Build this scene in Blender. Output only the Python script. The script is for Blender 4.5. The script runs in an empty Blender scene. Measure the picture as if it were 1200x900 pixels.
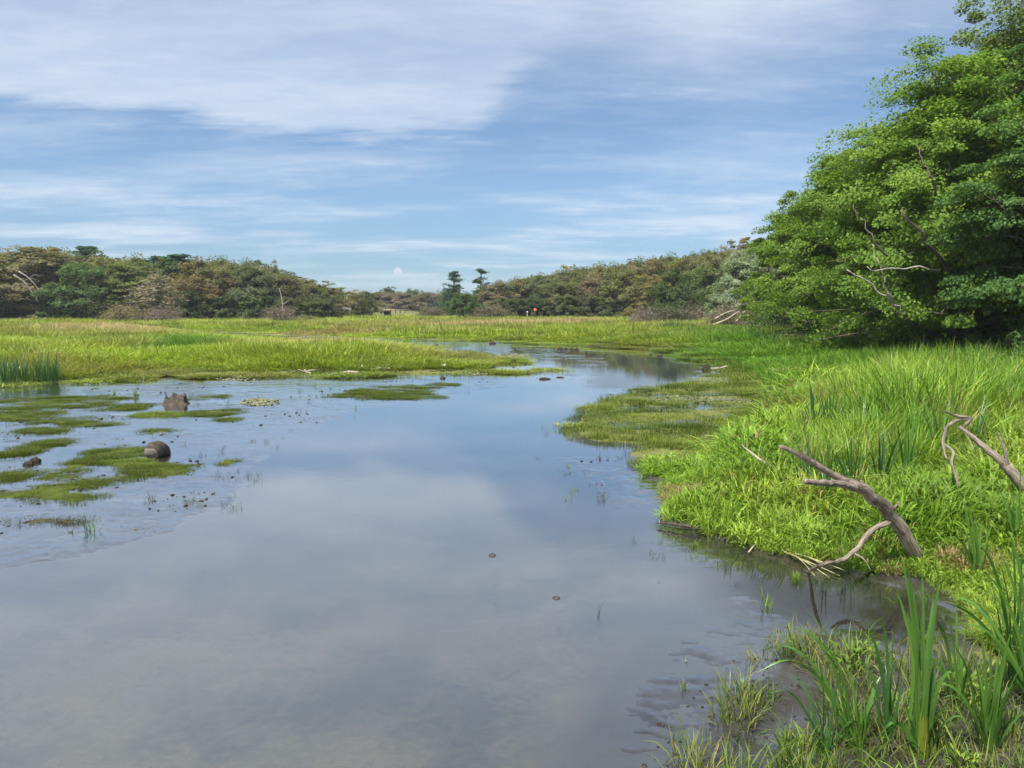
import bpy, math, random
import numpy as np
from mathutils import Vector

rad = math.radians
PI = math.pi
scene = bpy.context.scene
C = scene.collection

# ------------------------------------------------------------------ camera
CAM_H = 2.8
F = 903.0                       # focal length in photo pixels (1200 wide)
Y0 = 358.0                      # horizon row in the photo
PITCH = math.atan((450 - Y0) / F)
cam_d = bpy.data.cameras.new('camera')
cam = bpy.data.objects.new('camera', cam_d)
C.objects.link(cam)
cam.location = (0, 0, CAM_H)
cam.rotation_euler = (PI / 2 - PITCH, 0, 0)
cam_d.sensor_width = 36
cam_d.lens = F / 1200 * 36
cam_d.clip_start = 0.1
cam_d.clip_end = 20000
scene.camera = cam
cp, sp = math.cos(PITCH), math.sin(PITCH)


def ray(px, py):
    a, b = (px - 600) / F, -(py - 450) / F
    return np.array([a, cp + b * sp, -sp + b * cp])


def G(px, py, z=0.0):
    "the ground point seen at a photo pixel"
    d = ray(px, py)
    t = (z - CAM_H) / d[2]
    return np.array([d[0] * t, d[1] * t])


def P(px, py, dep):
    "the point seen at a photo pixel that lies dep metres ahead"
    d = ray(px, py)
    t = dep / d[1]
    return np.array([d[0] * t, d[1] * t, CAM_H + d[2] * t])


# ------------------------------------------------------------------ numpy helpers
def hash2(ix, iy, seed):
    n = (ix.astype(np.int64) * 374761393 + iy.astype(np.int64) * 668265263 + seed * 974634777) & 0x7fffffff
    n = ((n ^ (n >> 13)) * 1274126177) & 0x7fffffff
    n = n ^ (n >> 16)
    return (n & 0xffff) / 65535.0


def vnoise(x, y, seed=0):
    ix, iy = np.floor(x), np.floor(y)
    fx, fy = x - ix, y - iy
    fx, fy = fx * fx * (3 - 2 * fx), fy * fy * (3 - 2 * fy)
    a, b = hash2(ix, iy, seed), hash2(ix + 1, iy, seed)
    c, d = hash2(ix, iy + 1, seed), hash2(ix + 1, iy + 1, seed)
    return (a * (1 - fx) + b * fx) * (1 - fy) + (c * (1 - fx) + d * fx) * fy


def fbm(x, y, seed=0, oct=4):
    s, a, t = 0, 0.5, 0
    for k in range(oct):
        s = s + a * vnoise(x, y, seed + k)
        t += a
        a *= 0.5
        x, y = x * 2.03 + 11.7, y * 2.03 + 5.3
    return s / t


def sstep(e0, e1, x):
    t = np.clip((x - e0) / (e1 - e0), 0, 1)
    return t * t * (3 - 2 * t)


def poly_sd(x, y, poly):
    "signed distance to a polygon, positive inside"
    x, y = np.asarray(x, float), np.asarray(y, float)
    best = np.full(x.shape, 1e18)
    inside = np.zeros(x.shape, bool)
    n = len(poly)
    for i in range(n):
        ax, ay = poly[i]
        bx, by = poly[(i + 1) % n]
        ex, ey = bx - ax, by - ay
        L = ex * ex + ey * ey + 1e-12
        t = np.clip(((x - ax) * ex + (y - ay) * ey) / L, 0, 1)
        dx, dy = x - ax - t * ex, y - ay - t * ey
        best = np.minimum(best, dx * dx + dy * dy)
        cond = ((ay > y) != (by > y)) & (x < (bx - ax) * (y - ay) / (by - ay + 1e-15) + ax)
        inside ^= cond
    d = np.sqrt(best)
    return np.where(inside, d, -d)


def gp(pts):
    return [tuple(G(*p)) for p in pts]


# ------------------------------------------------------------------ shoreline (world metres, surveyed from the picture)
WATER = [(-90, 31)] + gp([
    (0, 453), (40, 453), (70, 450), (110, 451), (150, 448), (185, 442), (200, 440), (232, 445), (270, 442), (310, 444),
    (360, 442), (410, 443), (450, 441), (500, 442), (540, 440), (590, 440), (630, 437), (654, 434.5),
    (640, 430), (610, 424), (575, 415), (545, 410), (520, 407), (480, 404.5), (430, 403), (395, 401.5), (355, 400), (330, 397),
    (290, 394.2), (235, 390.2), (240, 388.8), (300, 392.4), (350, 394.6), (390, 395.8), (440, 397.4), (500, 398.8), (560, 400.6), (600, 402),
    (650, 404.5), (690, 406.5), (740, 409), (775, 412), (802, 415), (795, 419), (825, 425), (846, 430), (842, 436), (818, 442), (800, 449),
    (770, 453), (745, 458), (742, 462), (722, 468), (695, 478), (676, 490), (668, 502), (680, 516), (715, 518), (745, 521),
    (760, 528), (735, 540), (728, 549), (755, 560), (780, 572), (776, 590), (768, 603), (775, 615), (820, 625), (860, 636),
    (890, 650), (930, 660), (985, 668), (1040, 682), (1085, 698), (1120, 720), (1105, 745), (1060, 754), (1000, 744), (960, 748),
    (935, 765), (905, 795), (860, 820), (835, 850), (815, 905)]) + [(1.0, 2.5), (1.0, -50), (-90, -50)]
DEEP = gp([(-300, 760), (0, 668), (90, 652), (200, 622), (262, 590), (290, 560), (330, 520), (390, 490), (470, 470), (560, 458),
           (640, 449), (690, 450), (712, 460), (690, 472), (660, 490), (648, 510), (655, 540), (680, 570), (700, 600), (740, 628),
           (790, 648), (845, 680), (850, 710), (825, 735), (780, 772), (755, 805), (738, 850), (725, 905)]) + [(0.5, 2), (0.5, -50), (-90, -50), (-90, 4)]
POOL = gp([(672, 410.5), (720, 412.5), (770, 417.5), (788, 423), (825, 431), (815, 438), (800, 445.5), (780, 451), (740, 455), (700, 456),
           (688, 446), (712, 431), (705, 420)])
INLET = gp([(870, 648), (950, 673), (1040, 688), (1088, 704), (1098, 730), (1045, 745), (960, 735), (915, 722), (880, 690)])
SHORT = gp([(655, 505), (672, 480), (740, 455), (850, 425), (900, 440), (935, 475), (905, 520), (840, 565), (760, 548), (690, 530)])
REED = gp([(925, 545), (955, 585), (1010, 592), (1080, 570), (1200, 545), (1400, 500), (1400, 455), (1200, 448), (1080, 448), (990, 455), (935, 490)])
MUDBANK = gp([(770, 1200), (800, 915), (830, 845), (900, 790), (940, 755), (1000, 742), (1110, 745), (1150, 765), (1230, 800), (1330, 860), (1400, 1200)])
HILL_AX = 12.0


def heights(x, y):
    x, y = np.asarray(x, float), np.asarray(y, float)
    r = np.hypot(x, y)
    wob = (fbm(x * 1.1, y * 1.1, 3, 4) - 0.5) * np.clip(0.055 * r + 0.2, 0.3, 2.4)
    w = poly_sd(x, y, WATER) + wob * 0.8           # >0 in the water
    dp = np.maximum(np.maximum(poly_sd(x, y, DEEP), poly_sd(x, y, POOL)), poly_sd(x, y, INLET) * 1.0)
    dp = dp + (fbm(x * 0.5, y * 1.2, 9, 5) - 0.5) * np.clip(0.05 * r, 0.3, 1.8)
    nz = fbm(x * 0.45, y * 0.9, 21, 5) - 0.5
    nf = fbm(x * 3.1, y * 4.2, 31, 4) - 0.5
    ripple = fbm(x * 5.0 + 3 * nz, y * 13.0, 77, 3) - 0.5
    flat = 0.006 * (x < 0) - 0.002 + 0.024 * nz + 0.014 * nf + 0.016 * ripple + 0.010 * (fbm(x * 14, y * 22, 81, 2) - 0.5)
    deep = -0.02 - np.minimum(0.30, 0.10 * np.maximum(dp, 0)) + 0.02 * nz + 0.006 * nf
    mud = flat + (deep - flat) * sstep(-0.15, 0.35, dp)
    land = 0.03 + 0.20 * sstep(0, 2.5, -w) + 0.08 * (fbm(x * 0.6, y * 0.6, 5, 3) - 0.3) * sstep(0, 2, -w) + 0.025 * nf
    # the left and far shores rise slowly out of wet mud, with puddles
    slow = (1 - sstep(-1.0, 2.0, x - 0.10 * y)) * sstep(17, 22, r)
    ls = 0.012 + 0.20 * sstep(1.0, 8.0, -w) + 0.16 * (fbm(x * 0.35, y * 0.5, 41, 5) - 0.5) * (1 - 0.7 * sstep(3, 9, -w)) + 0.02 * nf
    land = land * (1 - slow) + ls * slow
    mb = sstep(-0.1, 0.5, poly_sd(x, y, MUDBANK))
    lm = 0.010 + 0.07 * sstep(0, 2.0, -w) + 0.06 * nf + 0.04 * nz + 0.025 * (fbm(x * 9, y * 9, 83, 3) - 0.5)
    land = land * (1 - mb) + lm * mb
    sh = sstep(0, 1.5, poly_sd(x, y, SHORT))
    land = land * (1 - sh) + (0.030 + 0.20 * (fbm(x * 0.7, y * 1.5, 23, 5) - 0.5) + 0.04 * nf) * sh
    z = mud + (land - mud) * sstep(-0.12, 0.12, -w)
    # rising ground
    z = z + 0.008 * np.maximum(0, y - 185) * (y > 0) * sstep(120, 160, r)
    hill = 9.0 * sstep(10, 60, x) * sstep(125, 230, y) + 5.0 * sstep(24, 60, x - 0.10 * np.minimum(y, 110)) * sstep(10, 40, y)
    hl = 4.0 * sstep(20, 70, -x) * sstep(145, 230, y)
    return z + hill + hl, w, dp


def zat(x, y):
    return float(heights(np.array([x]), np.array([y]))[0][0])


# ------------------------------------------------------------------ mesh + object helpers
def mesh_np(name, verts, faces, mat=None, attrs=None, smooth=False):
    verts = np.asarray(verts, np.float32)
    faces = np.asarray(faces, np.int32)
    me = bpy.data.meshes.new(name)
    k = faces.shape[1]
    me.vertices.add(len(verts))
    me.vertices.foreach_set('co', verts.ravel())
    me.loops.add(faces.size)
    me.loops.foreach_set('vertex_index', faces.ravel())
    me.polygons.add(len(faces))
    me.polygons.foreach_set('loop_start', np.arange(0, faces.size, k, dtype=np.int32))
    me.polygons.foreach_set('loop_total', np.full(len(faces), k, np.int32))
    if smooth:
        me.polygons.foreach_set('use_smooth', np.ones(len(faces), bool))
    me.update(calc_edges=True)
    for an, av in (attrs or {}).items():
        av = np.asarray(av, np.float32)
        if av.ndim == 1:
            a = me.attributes.new(an, 'FLOAT', 'POINT')
            a.data.foreach_set('value', av)
        else:
            a = me.attributes.new(an, 'FLOAT_VECTOR', 'POINT')
            a.data.foreach_set('vector', av.ravel())
    if mat:
        me.materials.append(mat)
    return me


def obj(name, me, parent=None, loc=None, **props):
    o = bpy.data.objects.new(name, me)
    C.objects.link(o)
    if parent:
        o.parent = parent
    if loc is not None:
        o.location = loc
    for k, v in props.items():
        o[k] = v
    return o


def thing(name, label, cat, loc=(0, 0, 0), group=None, me=None):
    o = bpy.data.objects.new(name, me)
    C.objects.link(o)
    o.location = loc
    o['label'] = label
    o['category'] = cat
    if group:
        o['group'] = group
    return o


class Geo:
    "collects pieces of one mesh (quads)"

    def __init__(s):
        s.v, s.f, s.a, s.gr, s.n = [], [], [], [], 0

    def add(s, v, f, a=None, grain=None):
        v = np.asarray(v, float)
        s.gr.append(np.zeros((len(v), 3)) if grain is None else grain)
        s.v.append(v)
        s.f.append(np.asarray(f, int) + s.n)
        s.a.append(np.full(len(v), 0.5) if a is None else np.asarray(a, float))
        s.n += len(v)

    def mesh(s, name, mat, smooth=False):
        return mesh_np(name, np.vstack(s.v), np.vstack(s.f), mat, {'rnd': np.concatenate(s.a), 'grain': np.vstack(s.gr)}, smooth)


def tube(geo, pts, radii, segs=8, rough=0.0, seed=0, cap=True, rnd=None):
    pts = np.asarray(pts, float)
    radii = np.asarray(radii, float)
    n = len(pts)
    tang = np.gradient(pts, axis=0)
    tang /= np.linalg.norm(tang, axis=1)[:, None] + 1e-12
    up = np.array([0, 0, 1.0]) if abs(tang[0][2]) < 0.9 else np.array([1.0, 0, 0])
    u = np.cross(tang[0], up)
    u /= np.linalg.norm(u)
    rs = np.random.RandomState(seed)
    V = np.zeros((n, segs, 3))
    ang = np.arange(segs) * 2 * PI / segs
    bump = rs.rand(segs)
    for i in range(n):
        u = u - tang[i] * np.dot(u, tang[i])
        u /= np.linalg.norm(u) + 1e-12
        w = np.cross(tang[i], u)
        bump = 0.7 * bump + 0.3 * rs.rand(segs)
        rr = radii[i] * (1 + rough * (bump - 0.5) * 2)
        V[i] = pts[i] + (np.cos(ang) * rr)[:, None] * u + (np.sin(ang) * rr)[:, None] * w
    idx = np.arange(n * segs).reshape(n, segs)
    a, b = idx[:-1], idx[1:]
    Fq = np.stack([a, np.roll(a, -1, 1), np.roll(b, -1, 1), b], -1).reshape(-1, 4)
    V = V.reshape(-1, 3)
    if cap:
        c0, c1 = len(V), len(V) + 1
        V = np.vstack([V, pts[:1] - tang[:1] * radii[0] * 0.15, pts[-1:] + tang[-1:] * radii[-1] * 0.3])
        caps = []
        for j in range(0, segs, 2):
            caps.append([c0, idx[0][(j + 2) % segs], idx[0][(j + 1) % segs], idx[0][j]])
            caps.append([c1, idx[-1][j], idx[-1][(j + 1) % segs], idx[-1][(j + 2) % segs]])
        Fq = np.vstack([Fq, np.array(caps)])
    ln = np.append(0, np.cumsum(np.linalg.norm(np.diff(pts, axis=0), axis=1)))
    gr = np.stack([np.cos(ang)[None] * (radii + 0.01)[:, None], np.sin(ang)[None] * (radii + 0.01)[:, None], np.broadcast_to(ln[:, None] * 0.10 + seed * 1.7, (n, segs))], -1).reshape(-1, 3)
    if cap:
        gr = np.vstack([gr, [[0, 0, seed * 1.7], [0, 0, ln[-1] * .1 + seed * 1.7]]])
    geo.add(V, Fq, None if rnd is None else np.full(len(V), rnd), gr)


def spline(ctrl, n):
    "Catmull-Rom through control points (k, m) -> (n, m)"
    c = np.asarray(ctrl, float)
    if len(c) == 2:
        t = np.linspace(0, 1, n)[:, None]
        return c[0] * (1 - t) + c[1] * t
    c = np.vstack([2 * c[0] - c[1], c, 2 * c[-1] - c[-2]])
    m = len(c) - 3
    out = []
    for s in np.linspace(0, m - 1e-6, n):
        i = int(s)
        t = s - i
        p0, p1, p2, p3 = c[i:i + 4]
        out.append(0.5 * (2 * p1 + (p2 - p0) * t + (2 * p0 - 5 * p1 + 4 * p2 - p3) * t * t + (3 * p1 - p0 - 3 * p2 + p3) * t ** 3))
    return np.array(out)


def blades(base, az, L, lean, bend, width, segs=4, fold=0.0, twist=0.0):
    "strap leaves; returns verts, quads, per-vertex along 0..1, blade index"
    base = np.asarray(base, float)
    n = len(base)
    az, L, lean, bend, width = [np.broadcast_to(np.asarray(q, float), (n,)) for q in (az, L, lean, bend, width)]
    s = np.linspace(0, 1, segs + 1)
    th = lean[:, None] + bend[:, None] * (s[None] ** 1.4)
    ds = L[:, None] / segs
    hx = np.concatenate([np.zeros((n, 1)), np.cumsum(np.sin((th[:, 1:] + th[:, :-1]) / 2) * ds, 1)], 1)
    hz = np.concatenate([np.zeros((n, 1)), np.cumsum(np.cos((th[:, 1:] + th[:, :-1]) / 2) * ds, 1)], 1)
    ca, sa = np.cos(az)[:, None], np.sin(az)[:, None]
    cx, cy, cz = base[:, :1] + hx * ca, base[:, 1:2] + hx * sa, base[:, 2:3] + hz
    w = width[:, None] * 0.5 * np.clip(np.minimum(1.0, 0.45 + 2.5 * s) * (1 - s ** 2.2) + 0.02, 0.02, 1)[None]
    tw = twist * s[None] * np.where(np.arange(n) % 2, 1, -1)[:, None]
    sx, sy = -np.sin(az[:, None] + tw), np.cos(az[:, None] + tw)
    Lv = np.stack([cx - sx * w, cy - sy * w, cz + fold * w], -1)
    Rv = np.stack([cx + sx * w, cy + sy * w, cz + fold * w], -1)
    V = np.stack([Lv, Rv], 2).reshape(n, -1, 3)
    k = np.arange(segs)
    f1 = np.stack([2 * k, 2 * k + 1, 2 * k + 3, 2 * k + 2], -1)
    Fq = (f1[None] + (np.arange(n) * 2 * (segs + 1))[:, None, None]).reshape(-1, 4)
    along = np.repeat(np.broadcast_to(s, (n, segs + 1)), 2, axis=1).reshape(-1)
    bi = np.repeat(np.arange(n), 2 * (segs + 1))
    return V.reshape(-1, 3), Fq, along, bi


# ------------------------------------------------------------------ materials
def new_mat(name):
    m = bpy.data.materials.new(name)
    m.use_nodes = True
    nt = m.node_tree
    nt.nodes.clear()
    out = nt.nodes.new('ShaderNodeOutputMaterial')
    return m, nt, out


def N(nt, typ, **kw):
    n = nt.nodes.new(typ)
    for k, v in kw.items():
        if k.startswith('i_'):
            key = k[2:]
            key = int(key) if key.isdigit() else key.replace('_', ' ')
            n.inputs[key].default_value = v
        else:
            setattr(n, k, v)
    return n


def math_n(nt, op, a, b=None, c=None, clamp=False):
    n = nt.nodes.new('ShaderNodeMath')
    n.operation = op
    n.use_clamp = clamp
    for i, q in enumerate((a, b, c)):
        if q is None:
            continue
        if isinstance(q, (int, float)):
            n.inputs[i].default_value = q
        else:
            nt.links.new(q, n.inputs[i])
    return n.outputs[0]


def mix_c(nt, fac, a, b, mode='MIX'):
    n = nt.nodes.new('ShaderNodeMix')
    n.data_type = 'RGBA'
    n.blend_type = mode
    for s, q in ((n.inputs[0], fac), (n.inputs[6], a), (n.inputs[7], b)):
        if isinstance(q, (int, float)):
            s.default_value = q
        elif isinstance(q, tuple):
            s.default_value = q if len(q) == 4 else (*q, 1)
        else:
            nt.links.new(q, s)
    return n.outputs[2]


def ramp(nt, fac, lo, hi, a=0.0, b=1.0):
    n = nt.nodes.new('ShaderNodeMapRange')
    n.interpolation_type = 'SMOOTHSTEP'
    nt.links.new(fac, n.inputs[0])
    n.inputs[1].default_value, n.inputs[2].default_value = lo, hi
    n.inputs[3].default_value, n.inputs[4].default_value = a, b
    return n.outputs[0]


def noise_n(nt, vec, scale, detail=4, rough=0.55, out='Fac'):
    n = nt.nodes.new('ShaderNodeTexNoise')
    n.inputs['Scale'].default_value = scale
    n.inputs['Detail'].default_value = detail
    n.inputs['Roughness'].default_value = rough
    if vec is not None:
        nt.links.new(vec, n.inputs['Vector'])
    return n.outputs[out]


def leafy(name, source, trans=0.35, rough=0.5, spec=0.25, lo=0.62, hi=1.35, trans_tint=(1.15, 1.25, 0.55)):
    """foliage: colour from the object ('object'), the instanced point ('instance') or a constant tuple,
    varied leaf by leaf"""
    m, nt, out = new_mat(name)
    if source == 'object':
        col = N(nt, 'ShaderNodeObjectInfo').outputs['Color']
    elif source == 'instance':
        col = N(nt, 'ShaderNodeAttribute', attribute_type='INSTANCER', attribute_name='tint').outputs['Color']
    else:
        col = N(nt, 'ShaderNodeRGB')
        col.outputs[0].default_value = (*source, 1)
        col = col.outputs[0]
    rnd = N(nt, 'ShaderNodeAttribute', attribute_type='GEOMETRY', attribute_name='rnd').outputs['Fac']
    g = N(nt, 'ShaderNodeMapRange')
    nt.links.new(rnd, g.inputs[0])
    g.inputs[3].default_value, g.inputs[4].default_value = lo, hi
    sc = N(nt, 'ShaderNodeVectorMath', operation='SCALE')
    nt.links.new(col, sc.inputs[0])
    nt.links.new(g.outputs[0], sc.inputs['Scale'])
    hs = N(nt, 'ShaderNodeHueSaturation')
    hs.inputs['Saturation'].default_value = 1.0
    nt.links.new(sc.outputs[0], hs.inputs['Color'])
    hr = N(nt, 'ShaderNodeMapRange')
    nt.links.new(rnd, hr.inputs[0])
    hr.inputs[3].default_value, hr.inputs[4].default_value = 0.515, 0.485
    nt.links.new(hr.outputs[0], hs.inputs['Hue'])
    p = N(nt, 'ShaderNodeBsdfPrincipled')
    p.inputs['Roughness'].default_value = rough
    p.inputs['Specular IOR Level'].default_value = spec
    nt.links.new(hs.outputs[0], p.inputs['Base Color'])
    t = N(nt, 'ShaderNodeBsdfTranslucent')
    tm = mix_c(nt, 1.0, hs.outputs[0], trans_tint, 'MULTIPLY')
    nt.links.new(tm, t.inputs[0])
    mx = N(nt, 'ShaderNodeMixShader')
    mx.inputs[0].default_value = trans
    nt.links.new(p.outputs[0], mx.inputs[1])
    nt.links.new(t.outputs[0], mx.inputs[2])
    nt.links.new(mx.outputs[0], out.inputs[0])
    return m


def woody(name, c1, c2, scale=9.0, stretch=6.0, bump=0.5, rough=0.85):
    m, nt, out = new_mat(name)
    tc = N(nt, 'ShaderNodeTexCoord')
    n1 = noise_n(nt, tc.outputs['Object'], scale * 0.35, 5, 0.65)
    n2 = noise_n(nt, tc.outputs['Object'], scale * stretch, 6, 0.7)
    w = N(nt, 'ShaderNodeTexVoronoi')
    w.feature = 'DISTANCE_TO_EDGE'
    w.inputs['Scale'].default_value = scale * 2.5
    dist = mix_c(nt, 0.15, tc.outputs['Object'], noise_n(nt, tc.outputs['Object'], scale, 3, 0.6, 'Color'))
    nt.links.new(dist, w.inputs['Vector'])
    crack = ramp(nt, w.outputs['Distance'], 0.0, 0.09)
    f = math_n(nt, 'ADD', math_n(nt, 'MULTIPLY', n1, 0.7), math_n(nt, 'MULTIPLY', n2, 0.5))
    col = mix_c(nt, ramp(nt, f, 0.38, 0.78), c1, c2)
    col = mix_c(nt, math_n(nt, 'MULTIPLY', math_n(nt, 'SUBTRACT', 1.0, crack), 0.55), col, tuple(q * 0.35 for q in c1))
    p = N(nt, 'ShaderNodeBsdfPrincipled')
    p.inputs['Roughness'].default_value = rough
    p.inputs['Specular IOR Level'].default_value = 0.2
    nt.links.new(col, p.inputs['Base Color'])
    b = N(nt, 'ShaderNodeBump')
    b.inputs['Strength'].default_value = bump
    b.inputs['Distance'].default_value = 0.02
    nt.links.new(math_n(nt, 'ADD', math_n(nt, 'MULTIPLY', crack, 0.7), n2), b.inputs['Height'])
    nt.links.new(b.outputs[0], p.inputs['Normal'])
    nt.links.new(p.outputs[0], out.inputs[0])
    return m


M_LEAF = leafy('tree_leaves', 'object', trans=0.42, rough=0.6, spec=0.12, lo=0.7, hi=1.4)
M_LEAF_W = leafy('wood_leaves', 'instance', trans=0.42, lo=0.7, hi=1.4)
M_GRASS = leafy('grass_blades', 'instance', trans=0.38, rough=0.5, spec=0.18, trans_tint=(1.1, 1.15, 0.5))
M_CATTAIL = leafy('cattail_leaves', 'object', trans=0.30, rough=0.35, spec=0.5, lo=0.7, hi=1.3)
M_BARK = woody('grey_bark', (0.045, 0.036, 0.028), (0.13, 0.11, 0.09), 3.0)
M_BARK_PALE = woody('pale_bark', (0.16, 0.14, 0.12), (0.34, 0.30, 0.26), 3.0)
M_TWIG = woody('grey_twigs', (0.10, 0.08, 0.065), (0.20, 0.165, 0.135), 2.0, bump=0.1)


def grained(name, c1, c2, c3, rough=0.8):
    "dead wood: long grain, dark cracks, patches of old bark"
    m, nt, out = new_mat(name)
    gr = N(nt, 'ShaderNodeAttribute', attribute_type='GEOMETRY', attribute_name='grain').outputs['Vector']
    pos = N(nt, 'ShaderNodeTexCoord').outputs['Object']
    n1 = noise_n(nt, gr, 55.0, 5, 0.65)
    n2 = noise_n(nt, gr, 160.0, 4, 0.7)
    n3 = noise_n(nt, pos, 3.5, 5, 0.6)
    f = math_n(nt, 'ADD', math_n(nt, 'MULTIPLY', n1, 0.65), math_n(nt, 'MULTIPLY', n2, 0.35))
    col = mix_c(nt, ramp(nt, f, 0.36, 0.64), c1, c2)
    col = mix_c(nt, ramp(nt, n3, 0.50, 0.62, 0.0, 0.85), col, mix_c(nt, ramp(nt, f, 0.4, 0.6), tuple(q * .5 for q in c3), c3))
    p = N(nt, 'ShaderNodeBsdfPrincipled')
    p.inputs['Roughness'].default_value = rough
    p.inputs['Specular IOR Level'].default_value = 0.2
    nt.links.new(col, p.inputs['Base Color'])
    b = N(nt, 'ShaderNodeBump')
    b.inputs['Strength'].default_value = 0.9
    b.inputs['Distance'].default_value = 0.012
    nt.links.new(math_n(nt, 'ADD', f, math_n(nt, 'MULTIPLY', n3, 1.2)), b.inputs['Height'])
    nt.links.new(b.outputs[0], p.inputs['Normal'])
    nt.links.new(p.outputs[0], out.inputs[0])
    return m


M_DRIFT = grained('weathered_wood', (0.060, 0.045, 0.034), (0.27, 0.225, 0.18), (0.075, 0.055, 0.040))
M_DRIFT_PALE = grained('bleached_wood', (0.16, 0.13, 0.105), (0.42, 0.37, 0.31), (0.20, 0.165, 0.13))
M_ROT = woody('rotten_wood', (0.028, 0.022, 0.016), (0.13, 0.105, 0.082), 9.0, bump=1.0)
M_WET_WOOD = woody('wet_wood', (0.02, 0.016, 0.012), (0.06, 0.047, 0.036), 8.0, rough=0.4)


def stone(name, c1, c2, rough=0.7, scale=12):
    m, nt, out = new_mat(name)
    tc = N(nt, 'ShaderNodeTexCoord')
    n1 = noise_n(nt, tc.outputs['Object'], scale, 6, 0.65)
    col = mix_c(nt, ramp(nt, n1, 0.35, 0.68), c1, c2)
    p = N(nt, 'ShaderNodeBsdfPrincipled')
    p.inputs['Roughness'].default_value = rough
    p.inputs['Specular IOR Level'].default_value = 0.15
    nt.links.new(col, p.inputs['Base Color'])
    b = N(nt, 'ShaderNodeBump')
    b.inputs['Strength'].default_value = 0.6
    b.inputs['Distance'].default_value = 0.02
    nt.links.new(n1, b.inputs['Height'])
    nt.links.new(b.outputs[0], p.inputs['Normal'])
    nt.links.new(p.outputs[0], out.inputs[0])
    return m


# ---- ground
def ground_mat():
    m, nt, out = new_mat('marsh_ground')
    geo = N(nt, 'ShaderNodeNewGeometry')
    pos = geo.outputs['Position']
    z = N(nt, 'ShaderNodeSeparateXYZ')
    nt.links.new(pos, z.inputs[0])
    cov = N(nt, 'ShaderNodeAttribute', attribute_name='cover').outputs['Fac']
    tint = N(nt, 'ShaderNodeAttribute', attribute_name='tint').outputs['Color']
    n1 = noise_n(nt, pos, 1.3, 7, 0.62)
    n2 = noise_n(nt, pos, 14.0, 5, 0.65)
    n3 = noise_n(nt, pos, 70.0, 4, 0.6)
    mud = mix_c(nt, ramp(nt, n1, 0.36, 0.66), (0.012, 0.0104, 0.0085), (0.034, 0.030, 0.0255))
    mud = mix_c(nt, ramp(nt, n2, 0.40, 0.75, 0.0, 0.6), mud, (0.008, 0.0065, 0.005))
    # silt lying on the bottom
    sl = math_n(nt, 'ADD', math_n(nt, 'MULTIPLY', noise_n(nt, pos, 0.55, 5, 0.6), 0.75), math_n(nt, 'MULTIPLY', n2, 0.25))
    silt = mix_c(nt, ramp(nt, sl, 0.38, 0.60), (0.018, 0.020, 0.021), (0.135, 0.112, 0.080))
    silt = mix_c(nt, ramp(nt, n3, 0.60, 0.75, 0.0, 0.5), silt, (0.14, 0.125, 0.10))
    under = ramp(nt, z.outputs[2], -0.02, -0.10)
    clr = N(nt, 'ShaderNodeAttribute', attribute_name='clear').outputs['Fac']
    silt = mix_c(nt, clr, silt, (0.022, 0.017, 0.008))  # inlet's dark mud; under the pool, darkness painted in for the trees' reflection
    mud = mix_c(nt, under, mud, silt)
    sc = N(nt, 'ShaderNodeVectorMath', operation='SCALE')
    nt.links.new(tint, sc.inputs[0])
    gfac = N(nt, 'ShaderNodeMapRange')
    nt.links.new(n2, gfac.inputs[0])
    gfac.inputs[1].default_value, gfac.inputs[2].default_value = 0.3, 0.7
    gfac.inputs[3].default_value, gfac.inputs[4].default_value = 0.55, 1.2
    nt.links.new(gfac.outputs[0], sc.inputs['Scale'])
    edge = math_n(nt, 'ADD', cov, math_n(nt, 'MULTIPLY', math_n(nt, 'SUBTRACT', n2, 0.5), 0.8))
    col = mix_c(nt, ramp(nt, edge, 0.38, 0.62), mud, sc.outputs[0])
    p = N(nt, 'ShaderNodeBsdfPrincipled')
    nt.links.new(col, p.inputs['Base Color'])
    wet = ramp(nt, math_n(nt, 'ADD', z.outputs[2], math_n(nt, 'MULTIPLY', math_n(nt, 'SUBTRACT', n2, 0.5), 0.03)), 0.005, 0.035)
    rg = N(nt, 'ShaderNodeMapRange')
    nt.links.new(math_n(nt, 'MAXIMUM', wet, math_n(nt, 'MULTIPLY', cov, 0.9)), rg.inputs[0])
    rg.inputs[3].default_value, rg.inputs[4].default_value = 0.07, 0.85
    nt.links.new(rg.outputs[0], p.inputs['Roughness'])
    p.inputs['IOR'].default_value = 1.45
    b = N(nt, 'ShaderNodeBump')
    nt.links.new(math_n(nt, 'MULTIPLY_ADD', wet, 0.45, 0.10), b.inputs['Strength'])
    b.inputs['Distance'].default_value = 0.02
    nt.links.new(math_n(nt, 'ADD', n2, math_n(nt, 'MULTIPLY', n3, 0.25)), b.inputs['Height'])
    nt.links.new(b.outputs[0], p.inputs['Normal'])
    dot = N(nt, 'ShaderNodeVectorMath', operation='DOT_PRODUCT')
    nt.links.new(geo.outputs['Incoming'], dot.inputs[0])
    nt.links.new(b.outputs[0], dot.inputs[1])
    fz = math_n(nt, 'POWER', math_n(nt, 'SUBTRACT', 1.0, dot.outputs['Value'], clamp=True), 2.6)
    film = N(nt, 'ShaderNodeBsdfGlossy')
    film.inputs['Color'].default_value = (0.94, 0.96, 1, 1)
    film.inputs['Roughness'].default_value = 0.10
    nt.links.new(b.outputs[0], film.inputs['Normal'])
    ff = math_n(nt, 'MULTIPLY', fz, math_n(nt, 'SUBTRACT', 1.0, math_n(nt, 'MAXIMUM', wet, ramp(nt, edge, 0.38, 0.62))))
    mx = N(nt, 'ShaderNodeMixShader')
    nt.links.new(math_n(nt, 'MULTIPLY', ff, 0.85), mx.inputs[0])
    nt.links.new(p.outputs[0], mx.inputs[1])
    nt.links.new(film.outputs[0], mx.inputs[2])
    nt.links.new(mx.outputs[0], out.inputs[0])
    return m


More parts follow.
